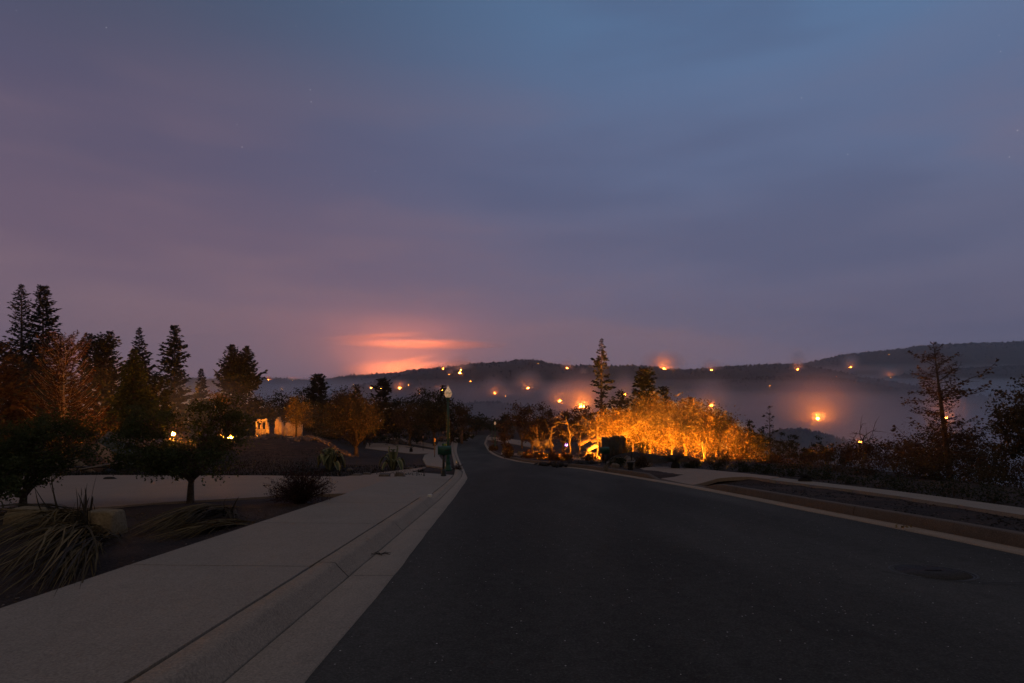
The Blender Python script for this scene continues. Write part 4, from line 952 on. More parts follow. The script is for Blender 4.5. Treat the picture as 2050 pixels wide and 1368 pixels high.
# ------------------------------------------------------------------ street furniture
def lamp_post(px, row, label, H=None, glass='globe', d=None, group=None):
    x, y = gp(px, row)
    if d: y = d; x = (px - CX) / F * d
    b = (x, y, float(rz(y)) + .16); t = thing('street_lamp', label, 'street lamp', b, group)
    k = H / 3.65
    mb = MB(); lathe(mb, [(0, 0), (.165, 0), (.165, .05), (.145, .09), (.14, .16), (.10, .22), (.09, .30), (.10, .34), (.10, .38), (.078, .44), (.078, .62), (.09, .66), (.07, .70)], 20); ba = mb.build('base', M['green'], t, smooth=True)
    mb = MB()
    for a in range(4):
        c, s = math.cos(a * 1.57 + .78), math.sin(a * 1.57 + .78); lathe(mb, [(0, 0), (.018, 0), (.018, .035), (0, .04)], 6, (c * .148, s * .148, .05))
        mb.build('bolt', M['green'], ba); mb = MB()
    mb = MB(); lathe(mb, [(.068, .68), (.064, 1.2), (.055, 2.2), (.045, 3.0 * k)], 16); po = mb.build('pole', M['green'], t, smooth=True)
    for a in range(8):
        mb = MB(); c, s = math.cos(a * .785), math.sin(a * .785); tube(mb, [(c * .063, s * .063, .72), (c * .050, s * .050, 2.2), (c * .042, s * .042, 2.95 * k)], [.007, .006, .005], 4); mb.build('flute', M['green'], po)
    mb = MB(); box(mb, (0, -.07, 1.0), (.06, .02, .12)); mb.build('access_cover', M['green'], po)
    mb = MB(); z = 3.0 * k; lathe(mb, [(.045, z - .02), (.06, z), (.06, z + .03), (.05, z + .05), (.075, z + .10), (.10, z + .13), (.10, z + .16)], 16); mb.build('collar', M['green'], t, smooth=True)
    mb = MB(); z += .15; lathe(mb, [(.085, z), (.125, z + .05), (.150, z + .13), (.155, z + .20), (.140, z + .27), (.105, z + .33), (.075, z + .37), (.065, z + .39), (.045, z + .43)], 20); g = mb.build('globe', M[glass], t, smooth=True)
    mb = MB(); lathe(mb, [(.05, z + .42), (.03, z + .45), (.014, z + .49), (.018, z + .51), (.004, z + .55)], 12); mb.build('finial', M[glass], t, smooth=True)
    mb = MB(); lathe(mb, [(.157, z + .19), (.160, z + .20), (.157, z + .21)], 20); mb.build('globe_band', M['green'], g)
    return t
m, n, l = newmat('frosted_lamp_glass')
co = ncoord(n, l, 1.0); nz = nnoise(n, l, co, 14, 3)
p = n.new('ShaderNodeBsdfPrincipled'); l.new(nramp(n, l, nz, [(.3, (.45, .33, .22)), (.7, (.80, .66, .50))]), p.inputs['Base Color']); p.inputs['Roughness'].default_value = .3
l.new(nramp(n, l, nz, [(.35, (.55, .30, .13)), (.65, (1.0, .66, .38))]), p.inputs['Emission Color']); p.inputs['Emission Strength'].default_value = .32  # faint emission painted in for firelight caught by the globe glass
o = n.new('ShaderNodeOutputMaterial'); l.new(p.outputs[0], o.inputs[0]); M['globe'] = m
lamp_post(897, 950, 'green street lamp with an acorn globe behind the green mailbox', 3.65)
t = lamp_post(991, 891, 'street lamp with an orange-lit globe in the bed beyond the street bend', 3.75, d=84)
lamp_post(985, 880, 'farthest street lamp, an unlit thin post beyond the orange-lit one', 3.4, d=104, glass='charmetal')

def mailbox(px, row, label, s=1.0, d=None, z=None, turn=0.0, post='blackmetal', off=0.0):
    x, y = gp(px, row)
    if d: y = d; x = (px - CX) / F * d
    t = thing('mailbox', label, 'mailbox', (x, y, float(rz(y)) + .165 if z is None else z), rz_=turn); t.scale = (s,) * 3
    mb = MB(); lathe(mb, [(0, 0), (.105, 0), (.105, .03), (.09, .05), (.095, .10), (.085, .13), (.075, .16), (.085, .18), (.07, .21), (.05, .24), (.045, .27)], 14); mb.build('base', M[post], t, smooth=True)
    mb = MB(); lathe(mb, [(.045, .26), (.042, .80)], 12); mb.build('post', M[post], t, smooth=True)
    mb = MB(); box(mb, (off, 0, .775), (.26, .16, .03)); mb.build('bracket', M['green'], t)
    # body with an arched top, long side to the street
    mb = MB(); n = 9; prof = [(-.13, .79), (-.13, .98)] + [(-.13 * math.cos(a), .98 + .11 * math.sin(a)) for a in np.linspace(.25, math.pi - .25, n)] + [(.13, .98), (.13, .79)]
    k = len(prof); V = [(xx + off, yy, zz) for xx in (-.23, .23) for yy, zz in prof]
    mb.add(V, [[a, a + 1, k + a + 1, k + a] for a in range(k - 1)] + [[k - 1, 0, k, 2 * k - 1]], [[0, a + 1, a] for a in range(1, k - 1)] + [[k, k + a, k + a + 1] for a in range(1, k - 1)])
    body = mb.build('box', M['green'], t)
    mb = MB(); V2 = [(xx + off, yy * 1.03, .79 + (zz - .79) * 1.02) for xx in (-.245, -.222) for yy, zz in prof]
    mb.add(V2, [[a, a + 1, k + a + 1, k + a] for a in range(k - 1)] + [[k - 1, 0, k, 2 * k - 1]], [[0, a + 1, a] for a in range(1, k - 1)] + [[k, k + a, k + a + 1] for a in range(1, k - 1)])
    dr = mb.build('door', M['green'], t)
    mb = MB(); box(mb, (-.255 + off, 0, 1.03), (.02, .05, .03)); mb.build('handle', M['blackmetal'], dr)
    mb = MB(); box(mb, (.08 + off, -.138, .95), (.14, .008, .02)); box(mb, (.14 + off, -.138, .975), (.03, .008, .07)); mb.build('flag', M['blackmetal'], t)
    return t
mailbox(888, 962, 'green mailbox on a black post in front of the street lamp', off=.05)
mailbox(890, 905, 'far small mailbox on a thin post along the winding pavement', d=56)
x, y = gp(1212, 940)
mailbox(1212, 941, 'dark green mailbox on a post in front of the blackened wall', 1.0, z=float(rz(y)) + .12, off=-.05)
# thin marker posts by the far driveways
for px, row, top, d, lab in [(870, 908, 878, 46, 'thin dark marker post at the mouth of the farther driveway'), (847, 893, 873, 70, 'thin post with a little pale tag up the street'), (887, 886, 864, 84, 'marker post with an orange plate up the street')]:
    x = (px - CX) / F * d; z = float(rz(d)) + .1; t = thing('marker_post', lab, 'post', (x, d, z)); h = CH - (top - HY) / F * d - z
    mb = MB(); box(mb, (0, 0, h / 2), (.05, .05, h), taper=.8); mb.build('post', M['char'], t)
    mb = MB(); box(mb, (0, -.04, h * .92), (.16, .03, h * .16)); mb.build('plate', M['panel'], t)

# manhole cover in a patched ring of asphalt
x, y = gp(1866, 1150); c = np.array([x, y, float(rz(y)) + .020]); tilt = rotm(-math.atan(SL) * 1.0)
t = thing('manhole_cover', 'round iron manhole cover with a ribbed face in the asphalt', 'manhole cover', c); t.rotation_euler = (-math.atan(SL), 0, 0)
mb = MB(); lathe(mb, [(.385, -.02), (.385, .002), (.36, .003), (.355, -.004), (.345, -.004), (.34, .003), (0, .003)], 40); mb.build('frame', M['lid'], t)
mb = MB(); lathe(mb, [(.392, -.02), (.392, .005), (.372, .006), (.368, .0)], 40); mb.build('rim', M['rim'], t)
for k in range(-9, 10):
    hw = math.sqrt(max(.01, .325 ** 2 - (k * .034) ** 2)); mb = MB(); box(mb, (k * .034, 0, .005), (.015, hw * 2, .006)); mb.build('rib', M['rim'], t)
mb = MB(); box(mb, (.05, .05, .0125), (.18, .016, .004)); mb.build('lifting_slot', M['char'], t)
an = np.linspace(3.35, 6.6, 60); cr = MB(); rr_ = 1.0 + .02 * fbm(an * 3, an * 0, 77)
px_, py_ = x + .42 + rr_ * np.cos(an) * .98, y + .12 + rr_ * np.sin(an) * .62
wd = .006 + .006 * np.abs(fbm(an * 5, an * 0, 78))
zc = rz(py_) + .0345; V = np.concatenate([np.stack([px_, py_ - wd, zc], -1), np.stack([px_, py_ + wd, zc], -1)]); k = 60
cr.add(V, [[a, a + 1, k + a + 1, k + a] for a in range(k - 1)])
o = cr.build('seam', M['joint'], road)

# ------------------------------------------------------------------ boulders, stones
import bmesh
def boulder(name, label, c, s, mat, seed, cat='boulder', parent=None, group=None):
    """angular stone: hull of a jittered squashed block, edges worn"""
    rng = np.random.default_rng(seed); bm = bmesh.new()
    pts = np.array([[x, y, z] for x in (-1, 1) for y in (-1, 1) for z in (-1, 1)], float) * [1, 1, 1] * rng.uniform(.62, 1.0, (8, 3)); pts[pts[:, 2] > 0, :2] *= rng.uniform(.6, .9)
    pts = np.concatenate([pts, unit(rng.normal(size=(9, 3))) * rng.uniform(.8, 1.08, (9, 1))]) * np.array(s)
    for p_ in pts: bm.verts.new(p_)
    r_ = bmesh.ops.convex_hull(bm, input=bm.verts); bmesh.ops.delete(bm, geom=[g for g in r_['geom_interior'] if isinstance(g, bmesh.types.BMVert)], context='VERTS')
    bmesh.ops.bevel(bm, geom=bm.edges[:], offset=min(s) * .16, segments=3, affect='EDGES', profile=.6)
    bmesh.ops.triangulate(bm, faces=bm.faces[:]); bmesh.ops.subdivide_edges(bm, edges=[e_ for e_ in bm.edges if e_.calc_length() > max(s) * .4], cuts=1)
    for v in bm.verts: v.co *= 1 + .03 * float(fbm(v.co.x * 9 / max(s) * .3 + seed, v.co.y * 9 / max(s) * .3 + v.co.z * 7, seed))
    me = bpy.data.meshes.new(name); bm.to_mesh(me); bm.free(); me.materials.append(M[mat])
    o = place(me, name, parent, c)
    if label: tag(o, label, cat, group)
    return o
def on(px, row, h=.09):
    x, y = gp(px, row); return np.array([x, y, float(rz(y)) + h])
c = on(196, 1083); boulder('boulder', 'pale flat-sided boulder behind the burnt strap leaves', c + [.02, .1, .12], (.30, .24, .27), 'stone', 5)
c = on(48, 1062); boulder('boulder', 'low pale boulder half covered by strap leaves', c + [0, .1, .05], (.36, .25, .22), 'stone', 6)
boulder('stone', 'small reddish stone lying on the bed beside the pavement', on(256, 1157) + [0, 0, .015], (.045, .035, .025), 'panel', 7, 'stone')
boulder('stone', 'small dark debris chunk lying on the near driveway', on(220, 968, .16) + [0, 0, .02], (.24, .10, .05), 'char', 8, 'stone')
boulder('stone', 'pale stone resting at the end of the kerb by the driveway', (float(KBL(13.2)) + .17, 13.25, float(rz(13.25)) + .15), (.06, .05, .035), 'white', 9, 'stone')
for k, (px, row, w, h, dd) in enumerate([(770, 962, 28, 12, 0), (800, 962, 26, 14, .5), (735, 958, 20, 9, 0), (715, 960, 22, 8, 0), (820, 945, 18, 8, 0), (700, 948, 16, 7, 0)]):
    c = on(px, row); s = c[1] / F; boulder('boulder', 'sooty boulder in the bed between the agaves and the driveway', c + [0, 0, h * s * .3], (w * s * .5, w * s * .4, h * s * .6), 'stone2', 20 + k, group='sooty boulders by the agaves')
for k, (px, row, w, h) in enumerate([(1213, 940, 14, 12), (1232, 938, 18, 12), (1248, 935, 22, 16), (1262, 932, 20, 18), (1278, 935, 18, 14), (1296, 938, 22, 10), (1318, 940, 20, 9), (1255, 943, 16, 9), (1232, 925, 16, 14), (1332, 944, 18, 8)]):
    d = 26.5 + (k % 3) * 1.1; b = at(px, d); s = d / F
    boulder('boulder', 'sooty boulder in the rockery in front of the blackened wall', b + [0, 0, h * s * .35 + .1], (w * s * .5, w * s * .4, h * s * .6), 'rubble' if k % 2 else 'stone2', 40 + k, group='rockery in front of the blackened wall')
boulder('boulder', 'pale boulder in the bed by the farthest lamp', at(1043, 52) + [0, 0, .25], (.45, .3, .3), 'stone', 61)

# ------------------------------------------------------------------ strap-leaved plants (flattened flax), agaves, cycad
def strap(mb, P, wid, rng, a=None):
    """ribbon leaf along P with a shallow V fold"""
    P = np.asarray(P); n = len(P); d = unit(np.gradient(P, axis=0)); sd = unit(np.cross(d, rng.normal(0, .35, 3) + [0, 0, 1])); up = np.cross(sd, d)
    f = np.linspace(0, 1, n); w = wid * np.minimum(1, .55 + f * 2) * (1 - f ** 2.2) ** .8 + .001
    L, C, Rr = P + sd * w[:, None] * .5 + up * w[:, None] * .16, P, P - sd * w[:, None] * .5 + up * w[:, None] * .16
    V = np.stack([L, C, Rr], 1).reshape(-1, 3); i = np.arange(n - 1)[:, None] * 3; j = np.arange(2)[None]
    mb.add(V, np.stack([i + j, i + j + 1, i + 3 + j + 1, i + 3 + j], -1).reshape(-1, 4), a=np.full(n * 3, rng.random() if a is None else a))
def flax(label, seed, groups, up=None):
    """groups: (base px,row, tip px,row, count, spread base m, spread tip m, arch m)"""
    rng = np.random.default_rng(seed); b0 = on(*groups[0][:2]); t = thing('flax_plant', label, 'plant', b0)
    for bx, by, tx, ty, n, sb_, st, arch, mat in groups:
        n = int(n * 1.45)
        A, B = on(bx, by), on(tx, ty)
        for k in range(n):
            a = A + rng.normal(0, sb_, 3) * [1, 1, 0] - b0; ln = rng.uniform(.72, 1.12)
            e = A + (B - A) * ln + rng.normal(0, st, 3) * [1, 1, 0] - b0
            gz = lambda p: -SL * p[1]
            e[2] = gz(e) + rng.uniform(.0, .10) ; a[2] = gz(a) + .02
            h = arch * rng.uniform(.25, 1.25)
            mid = a * .55 + e * .45; mid[2] = (a[2] + e[2]) / 2 + h * 1.6
            P = bez(a, mid, e, 12) + np.cumsum(rng.normal(0, .006, (12, 3)), 0)
            P[:, 2] = np.maximum(P[:, 2], -SL * P[:, 1] + .015)
            mb = MB(); strap(mb, P, rng.uniform(.014, .030), rng); mb.build('leaf', M[mat], t, smooth=True)
    for (bx, by, tx, ty, n, dev, H) in (up or []):
        A = on(bx, by)
        for k in range(n):
            a = A + rng.normal(0, .07, 3) * [1, 1, 0] - b0; s = A[1] / F
            e = a + np.array([(tx - bx) * s, rng.normal(0, .1), (by - ty) * s]) * rng.uniform(.5, 1.05) + rng.normal(0, dev, 3)
            mid = a * .5 + e * .5 + rng.normal(0, .10, 3); P = bez(a, mid, e, 11)
            mb = MB(); strap(mb, P, rng.uniform(.020, .038), rng); mb.build('leaf', M['lf_flaxb'], t, smooth=True)
    return t
flax('big clump of flattened wilted strap leaves with charred upright leaves beside the pavement', 71,
     [(180, 1075, 20, 1190, 60, .16, .26, .22, 'lf_flax'), (165, 1055, -60, 1120, 46, .16, .26, .28, 'lf_flax'), (150, 1045, -80, 1060, 24, .14, .20, .24, 'lf_flaxb'), (190, 1110, 90, 1215, 30, .12, .16, .12, 'lf_flax'), (200, 1095, 235, 1110, 10, .1, .15, .12, 'lf_flaxb'), (180, 1100, 60, 1230, 24, .12, .16, .16, 'lf_flaxb')],
     [(165, 1085, 150, 985, 9, .06, 1), (170, 1080, 185, 975, 8, .05, 1), (130, 1060, 90, 935, 5, .06, 1), (120, 1055, 40, 1010, 5, .08, 1), (175, 1090, 165, 1010, 8, .08, 1)])
flax('low clump of combed-over dry strap leaves between the pavement and a garden tree', 72,
     [(445, 1030, 285, 1092, 64, .16, .20, .17, 'lf_flax'), (470, 1062, 320, 1103, 52, .13, .17, .10, 'lf_flax'), (440, 1040, 350, 1080, 22, .14, .12, .14, 'lf_flaxb'), (455, 1035, 475, 1060, 12, .1, .1, .06, 'lf_flaxb')],
     [(460, 1045, 470, 1012, 6, .07, 1)])
def agave(px, row, d_px, label, seed, n=16, H=62):
    c = on(px, row); s = c[1] / F; rng = np.random.default_rng(seed); t = thing('agave', label, 'agave', c)
    for k in range(n):
        az = rng.uniform(0, 6.28) if k > 3 else k * 1.6; L = H * s * rng.uniform(.75, 1.15); hd = np.array([math.cos(az), math.sin(az) * .8, 0])
        droop = rng.uniform(.15, 1.0) if k > 4 else .05
        P = np.array([hd * L * (.08 + .55 * f) * (.3 + droop) + np.array([0, 0, 1]) * L * (math.sin(min(1, f * 1.1) * 1.57) * (1 - droop * .3) - droop * 1.15 * max(0, f - .42) ** 1.25 * 1.9) for f in np.linspace(0, 1, 11)])
        P[:, 2] = np.maximum(P[:, 2], .03)
        w = L * .24; dd = unit(np.gradient(P, axis=0)); sd = unit(np.cross(dd, hd * .25 + np.array([0, 0, 1.0]))); 
        sd = np.where(np.abs(sd).sum(1, keepdims=True) < .1, np.array([[-hd[1], hd[0], 0]]), sd); f = np.linspace(0, 1, 11)
        ww = w * (.75 + .5 * np.sin(f * 2.6)) * np.minimum(1, (1 - f) * 3.2) + .003; up_ = np.cross(sd, dd)
        cols = [(-.5, .14, 1), (-.30, .05, .35), (0, -.03, .05), (.30, .05, .35), (.5, .14, 1)]
        V = np.stack([P + sd * (ww * q)[:, None] + up_ * (ww * z)[:, None] for q, z, _ in cols], 1); A = np.tile([q[2] * rng.uniform(.7, 1) for q in cols], 11)
        i = np.arange(10)[:, None] * 5; j = np.arange(4)[None]
        mb = MB(); mb.add(V.reshape(-1, 3), np.stack([i + j, i + j + 1, i + 5 + j + 1, i + 5 + j], -1).reshape(-1, 4), a=A); mb.build('leaf', M['lf_agave'], t, smooth=True)
    return t
agave(660, 948, 0, 'big variegated agave with folded leaves standing by the twiggy shrub', 81, 20, 52)
agave(787, 946, 0, 'smaller variegated agave with a tall spike leaf near the winding pavement', 82, 15, 46)
def cycad(px, d, label, seed, L, nf=22, trunk=.35, z=None, mat='lf_dark'):
    rng = np.random.default_rng(seed); b = at(px, d) + [0, 0, .1]; t = thing('cycad', label, 'palm', b)
    mb = MB(); lathe(mb, [(.16, -.1), (.20, .1), (.19, trunk * .7), (.12, trunk)], 12); mb.build('trunk', M['char'], t)
    for k in range(nf):
        az = k * 2.4 + rng.normal(0, .2); el = rng.uniform(.15, 1.25); hd = np.array([math.cos(az), math.sin(az), 0]); l_ = L * rng.uniform(.8, 1.1)
        P = np.array([[0, 0, trunk]] + [list(hd * l_ * f * math.cos(el) + np.array([0, 0, trunk + l_ * f * math.sin(el) - l_ * .35 * f * f * math.cos(el)])) for f in np.linspace(.12, 1, 9)])
        mb = MB(); tube(mb, P, np.linspace(.012, .004, 10), 4); sd = np.cross(hd, [0, 0, 1])
        for q in range(2, 10):
            for e in (0, .5):
                c = P[q - 1] * (1 - e) + P[q] * e; ll = l_ * .22 * math.sin(.5 + q / 10 * 2.4)
                for sg in (-1, 1):
                    tip = c + (sd * sg * .85 + hd * .5 + [0, 0, .18]) * ll; wv = hd * .012
                    mb.add([c - wv, c + wv, tip], t=[[0, 1, 2]], a=[rng.random()] * 3)
        mb.build('frond', M[mat], t)
    return t
cycad(1352, 25.5, 'dark cycad with arching fronds silhouetted against the glow', 91, .95, 26, .4)
cycad(1612, 17.2, 'small burnt cycad in the strip between kerb and pavement', 92, .42, 16, .22, mat='lf_flaxb')
cycad(823, 66, 'little palm on the strip between the farther driveways', 93, .8, 14, .5)
# red twiggy shrub
def twiggy(px, row, hw, h, label, seed, n=150, mat='lf_red', leafn=900):
    c = on(px, row); s = c[1] / F; rng = np.random.default_rng(seed); t = thing('twiggy_shrub', label, 'shrub', c); tb, lb = MB(), MB(); tips = []
    for k in range(n):
        d = unit(np.array([rng.normal() * .9, rng.normal() * .8, rng.uniform(.25, 1.3)])); L = rng.uniform(.6, 1.05); e = d * np.array([hw * s * 1.15, hw * s, h * s * 1.05]) * L
        P = bez(rng.normal(0, .04, 3) * [1, 1, 0], e * .45 + [0, 0, h * s * .12], e, 6) + np.cumsum(rng.normal(0, .006, (6, 3)), 0); tube(tb, P, np.linspace(.009, .002, 6), 3, cap=False)
        for q in range(7):
            f = rng.integers(2, 6); b = P[f]; dr = unit(d + rng.normal(0, .7, 3)) * rng.uniform(.06, .18); tube(tb, [b, b + dr * .5 + rng.normal(0, .008, 3), b + dr], [.004, .003, .0015], 3, cap=False); tips.append(b + dr)
    leaves(lb, np.array(tips)[rng.integers(0, len(tips), leafn)] + rng.normal(0, .02, (leafn, 3)), .035, rng, .5)
    tb.build('stems', M['lf_red'], t); lb.build('foliage', M[mat], t); return t
twiggy(602, 1018, 56, 74, 'dense reddish burnt twiggy shrub beside the driveway mouth', 95, 210, leafn=3200)
twiggy(916, 946, 9, 14, 'small clump of dry leaves in the gutter beside the street lamp', 96, 30, leafn=200)

# ------------------------------------------------------------------ ruins
def ragged_wall(px, d, wpx, top_fn, label, seed, wins=(), cell=.09, th=.28, mat='plaster', turn=0.0, name='ruin_wall'):
    """wall of masonry left standing after the fire: outline from rows of cells, openings cut right through"""
    b = at(px, d) + [0, 0, -.2]; s = d / F; Wd = wpx * s; rng = np.random.default_rng(seed); t = thing(name, label, 'wall', b, rz_=turn)
    nx = max(4, int(Wd / cell)); xs = (np.arange(nx) + .5) / nx; ht = np.array([height_to(top_fn(f), b, d) for f in xs]) + rng.normal(0, cell * .5, nx)
    nz = int(ht.max() / cell) + 1; g = np.zeros((nx, nz), bool)
    for i in range(nx): g[i, :max(0, int(ht[i] / cell))] = True
    for x0, x1, r0, r1 in wins:
        za, zb = height_to(r1, b, d), height_to(r0, b, d)
        for i in range(nx):
            if x0 <= xs[i] <= x1: g[i, int(za / cell):int(zb / cell)] = False
    cw = Wd / nx; mb = MB()
    X = lambda i: (i / nx - .5) * Wd
    for i in range(nx):
        j = 0
        while j < nz:
            if not g[i, j]: j += 1; continue
            k = j
            while k < nz and g[i, k]: k += 1
            V = [(X(a), y, z * cell) for z in (j, k) for y in (-th / 2, th / 2) for a in (i, i + 1)]
            q = [[0, 1, 5, 4], [2, 6, 7, 3], [4, 5, 7, 6], [0, 2, 3, 1]]
            # end faces only where the neighbour is open
            if i == 0 or not g[i - 1, j:k].all(): q.append([0, 4, 6, 2])
            if i == nx - 1 or not g[i + 1, j:k].all(): q.append([1, 3, 7, 5])
            mb.add(np.array(V), q); j = k
    mb.build('masonry', M[mat], t)
    for x0, x1, r0, r1 in wins:
        za, zb = height_to(r1, b, d), height_to(r0, b, d); xa, xb = (x0 - .5) * Wd, (x1 - .5) * Wd
        mb = MB(); box(mb, ((xa + xb) / 2, -th * .5 - .02, za - .03), (xb - xa + .14, .07, .06)); mb.build('sill', M[mat], t)
    return t
pw = lambda xs, ys: (lambda f: float(np.interp(f, xs, ys)))
ragged_wall(526, 62, 26, pw([0, .06, .1, .85, .9, .95, 1], [843, 843, 840, 838, 846, 852, 858]), 'free-standing burnt wall with two window openings lit orange', 1, wins=[(.13, .35, 846, 859.5), (.47, .74, 845.5, 859)])
ragged_wall(558, 63, 14, pw([0, .15, .3, .6, .65, 1], [864, 844, 837, 835.5, 842, 846]), 'tapering broken chimney stub beside the wall with two windows', 2, th=.6)
ragged_wall(568, 63.5, 12, pw([0, .5, 1], [846, 852, 856]), 'low broken wall leaning on the chimney stub', 3)
ragged_wall(588, 66, 34, pw([0, .1, .3, .8, 1], [850, 846, 845, 843, 848]), 'brightly lit low wall behind the young yellow-leaved tree', 4)
ragged_wall(531, 59, 46, pw([0, .2, .5, 1], [880.5, 879.5, 880, 880]), 'long low foundation wall in front of the ruin', 5, th=.5)
ragged_wall(588, 58, 40, pw([0, .5, 1], [877, 875, 876]), 'low lit foundation wall behind the rubble', 6, th=.5)
ragged_wall(545, 58, 15, pw([0, .1, .45, .55, .9, 1], [873, 873, 873, 873, 873, 873]), 'small burnt hearth box with two dark openings', 7, wins=[(.2, .45, 875, 881), (.62, .88, 875, 881)], th=.5)
ragged_wall(1228, 35.5, 46, pw([0, .03, .97, 1], [873, 872.5, 873.5, 874]), 'square blackened wall slab in front of the firelit oaks', 8, mat='charmetal', th=.5, name='blackened_wall')
# loose rubble: uncountable, joined
def rubble(px, d, wpx, dep, h, n, label, seed, mat='rubble', sz=(.06, .30)):
    rng = np.random.default_rng(seed); b = at(px, d); s = d / F; Wd = wpx * s; mb = MB()
    for k in range(n):
        x = rng.normal(0, .36) * Wd * .6; y = rng.normal(0, .3) * dep; f = math.exp(-(x / Wd * 2.4) ** 2 - (y / dep * 2) ** 2)
        z = float(land(b[0] + x, b[1] + y)) - b[2] + .08 + h * f * rng.uniform(.2, 1.0); q = rng.uniform(*sz)
        box(mb, (x, y, z), (q * rng.uniform(.6, 1.8), q, q * rng.uniform(.15, .7)), rotm(*rng.normal(0, .5, 2), rng.uniform(0, 3.14)), taper=rng.uniform(.5, 1))
    o = mb.build('rubble', M[mat], loc=b); return tag(o, label, 'rubble', 'heaps of rubble on the burnt lots', 'stuff')
rubble(535, 57, 80, 5, .4, 420, 'rubble heap in front of the ruin walls', 11)
rubble(625, 55, 90, 5, .3, 360, 'rubble spread under the young lit tree', 12)
rubble(680, 49, 60, 3, .22, 220, 'pale rubble near the weeping tree', 13)
rubble(455, 58, 60, 4, .6, 220, 'rubble round the row of bright flames', 14)
rubble(310, 27, 110, 4, .5, 260, 'sooty debris heap behind the near garden trees', 15, 'char', (.1, .5))
rubble(205, 29, 110, 4, .8, 200, 'ashen debris behind the collapsed roof panels', 16)
rubble(1080, 47, 70, 5, .6, 300, 'rubble in the burnt lot left of the crooked stems', 17)
rubble(1175, 44, 60, 5, .6, 260, 'rubble in the burnt lot beside the blackened wall', 18)
rubble(1250, 29.5, 80, 2.5, .5, 260, 'scorched rubble at the foot of the blackened wall', 19)
rubble(795, 92, 40, 6, 1.0, 160, 'pale rubble by the farthest driveway', 20)
rubble(885, 105, 30, 6, .8, 90, 'reddish rubble under the far oaks', 21, 'panel')
rubble(640, 26, 120, 6, .12, 200, 'ash and charred litter on the dark lawn', 22, 'char', (.05, .2))
rubble(1150, 33, 120, 3, .15, 260, 'charred litter along the bed by the street', 23, 'char', (.05, .3))
# dark earth mound behind the rockery
b = at(1275, 34)
mb0 = blob((0, 0, 0), (1.9, 1.2, .75), n=22, m=11); V = mb0.v[0]; V[:, 2] += .14 * fbm(V[:, 0] * 2, V[:, 1] * 2 + V[:, 2], 5)
tag(mb0.build('earth_mound', M['soil'], loc=b + [0, 0, .0], smooth=True), 'dark mound of ash and earth right of the blackened wall', 'mound')
b = at(1352, 36.3)  # bank added to screen the low flames behind it
mb0 = blob((0, 0, 0), (1.7, .8, .55), n=22, m=11); V = mb0.v[0]; V[:, 2] += .12 * fbm(V[:, 0] * 2, V[:, 1] * 2 + V[:, 2], 6)
tag(mb0.build('earth_mound', M['soil'], loc=b, smooth=True), 'added low bank of dark earth hiding the fires behind the cycad', 'mound')
# collapsed roof of the near house
def panel(px, row, d, size, rot, mat, label, name='roof_panel', cat='panel', ridges=0):
    c = W(px, row, d); t = thing(name, label, cat, c); rm = rotm(*[R(a) for a in rot])
    mb = MB(); box(mb, (0, 0, 0), size, rm); o = mb.build('sheet', M[mat], t)
    for k in range(ridges):
        mb = MB(); box(mb, rm @ np.array([(k + .5) / ridges * size[0] - size[0] / 2, 0, size[2] / 2 + .012]), (.05, size[1] * .98, .024), rm); mb.build('batten', M[mat], t)
    return t
panel(214, 925, 25, (1.75, .05, 1.0), (-38, 34, 8), 'panel', 'scorched reddish panel of the collapsed roof lying tilted', ridges=0)
panel(192, 933, 24.6, (1.7, .05, .75), (-55, 38, -14), 'panel2', 'dark brown panel of the collapsed roof leaning on the reddish one')
panel(172, 938, 24.2, (1.3, .06, .22), (-20, 38, 5), 'board', 'charred board leaning beside the dark roof panel', 'fallen_board', 'board')
panel(262, 886, 29, (2.6, .05, 1.2), (-60, 10, 14), 'board', 'grey roof sheet tilted behind the reddish panel')
def crumpled(px, row, d, size, label, seed, mat='sheet', tilt=(20, 8, 0)):
    c = W(px, row, d); n, m = 16, 9; u, v = np.meshgrid(np.linspace(-.5, .5, n), np.linspace(-.5, .5, m), indexing='ij')
    z = .22 * fbm(u * 5, v * 4, seed, 4) + .06 * np.abs(np.sin(u * 18 + v * 5))
    V = np.stack([u * size[0], v * size[1] * (1 + .3 * fbm(u * 6, v * 0, seed)), z], -1).reshape(-1, 3) @ rotm(*[R(a) for a in tilt]).T
    i, j = np.meshgrid(np.arange(n - 1), np.arange(m - 1), indexing='ij'); f = np.stack([i * m + j, (i + 1) * m + j, (i + 1) * m + j + 1, i * m + j + 1], -1).reshape(-1, 4)
    mb = MB(); mb.add(V, f); o = mb.build('crumpled_sheet', M[mat], loc=c); md = o.modifiers.new('thick', 'SOLIDIFY'); md.thickness = .02
    return tag(o, label, 'metal sheet')
crumpled(228, 896, 26.4, (1.5, .8), 'crumpled blackened metal sheet on top of the collapsed roof', 3, 'sheet', (48, 16, 6))
crumpled(256, 916, 25.4, (1.5, .6), 'torn grey metal sheet draped over the reddish panel', 5, 'sheet', (35, 18, -12))
crumpled(272, 908, 26, (1.2, .6), 'twisted black sheet right of the collapsed roof', 8, 'charmetal', (40, 22, 10))
rng_ = np.random.default_rng(9)
for k in range(16):
    px, row = 160 + k * 10 + rng_.normal(0, 6), 949 - k * .9 + rng_.normal(0, 2.5); c = on(px, min(row + 6, 957), .2); L = rng_.uniform(1.0, 2.4)
    mb = MB(); box(mb, (0, 0, 0), (L, .12, .035), rotm(rng_.normal(0, .2), -.08 + rng_.normal(0, .06), rng_.normal(.1, .35)))
    tag(mb.build('fallen_board', M['board' if k % 3 else 'char'], loc=c + [0, .5, .12 + .03 * (k % 4)]), 'charred board strewn along the far edge of the near driveway', 'board', 'boards strewn from the collapsed roof')
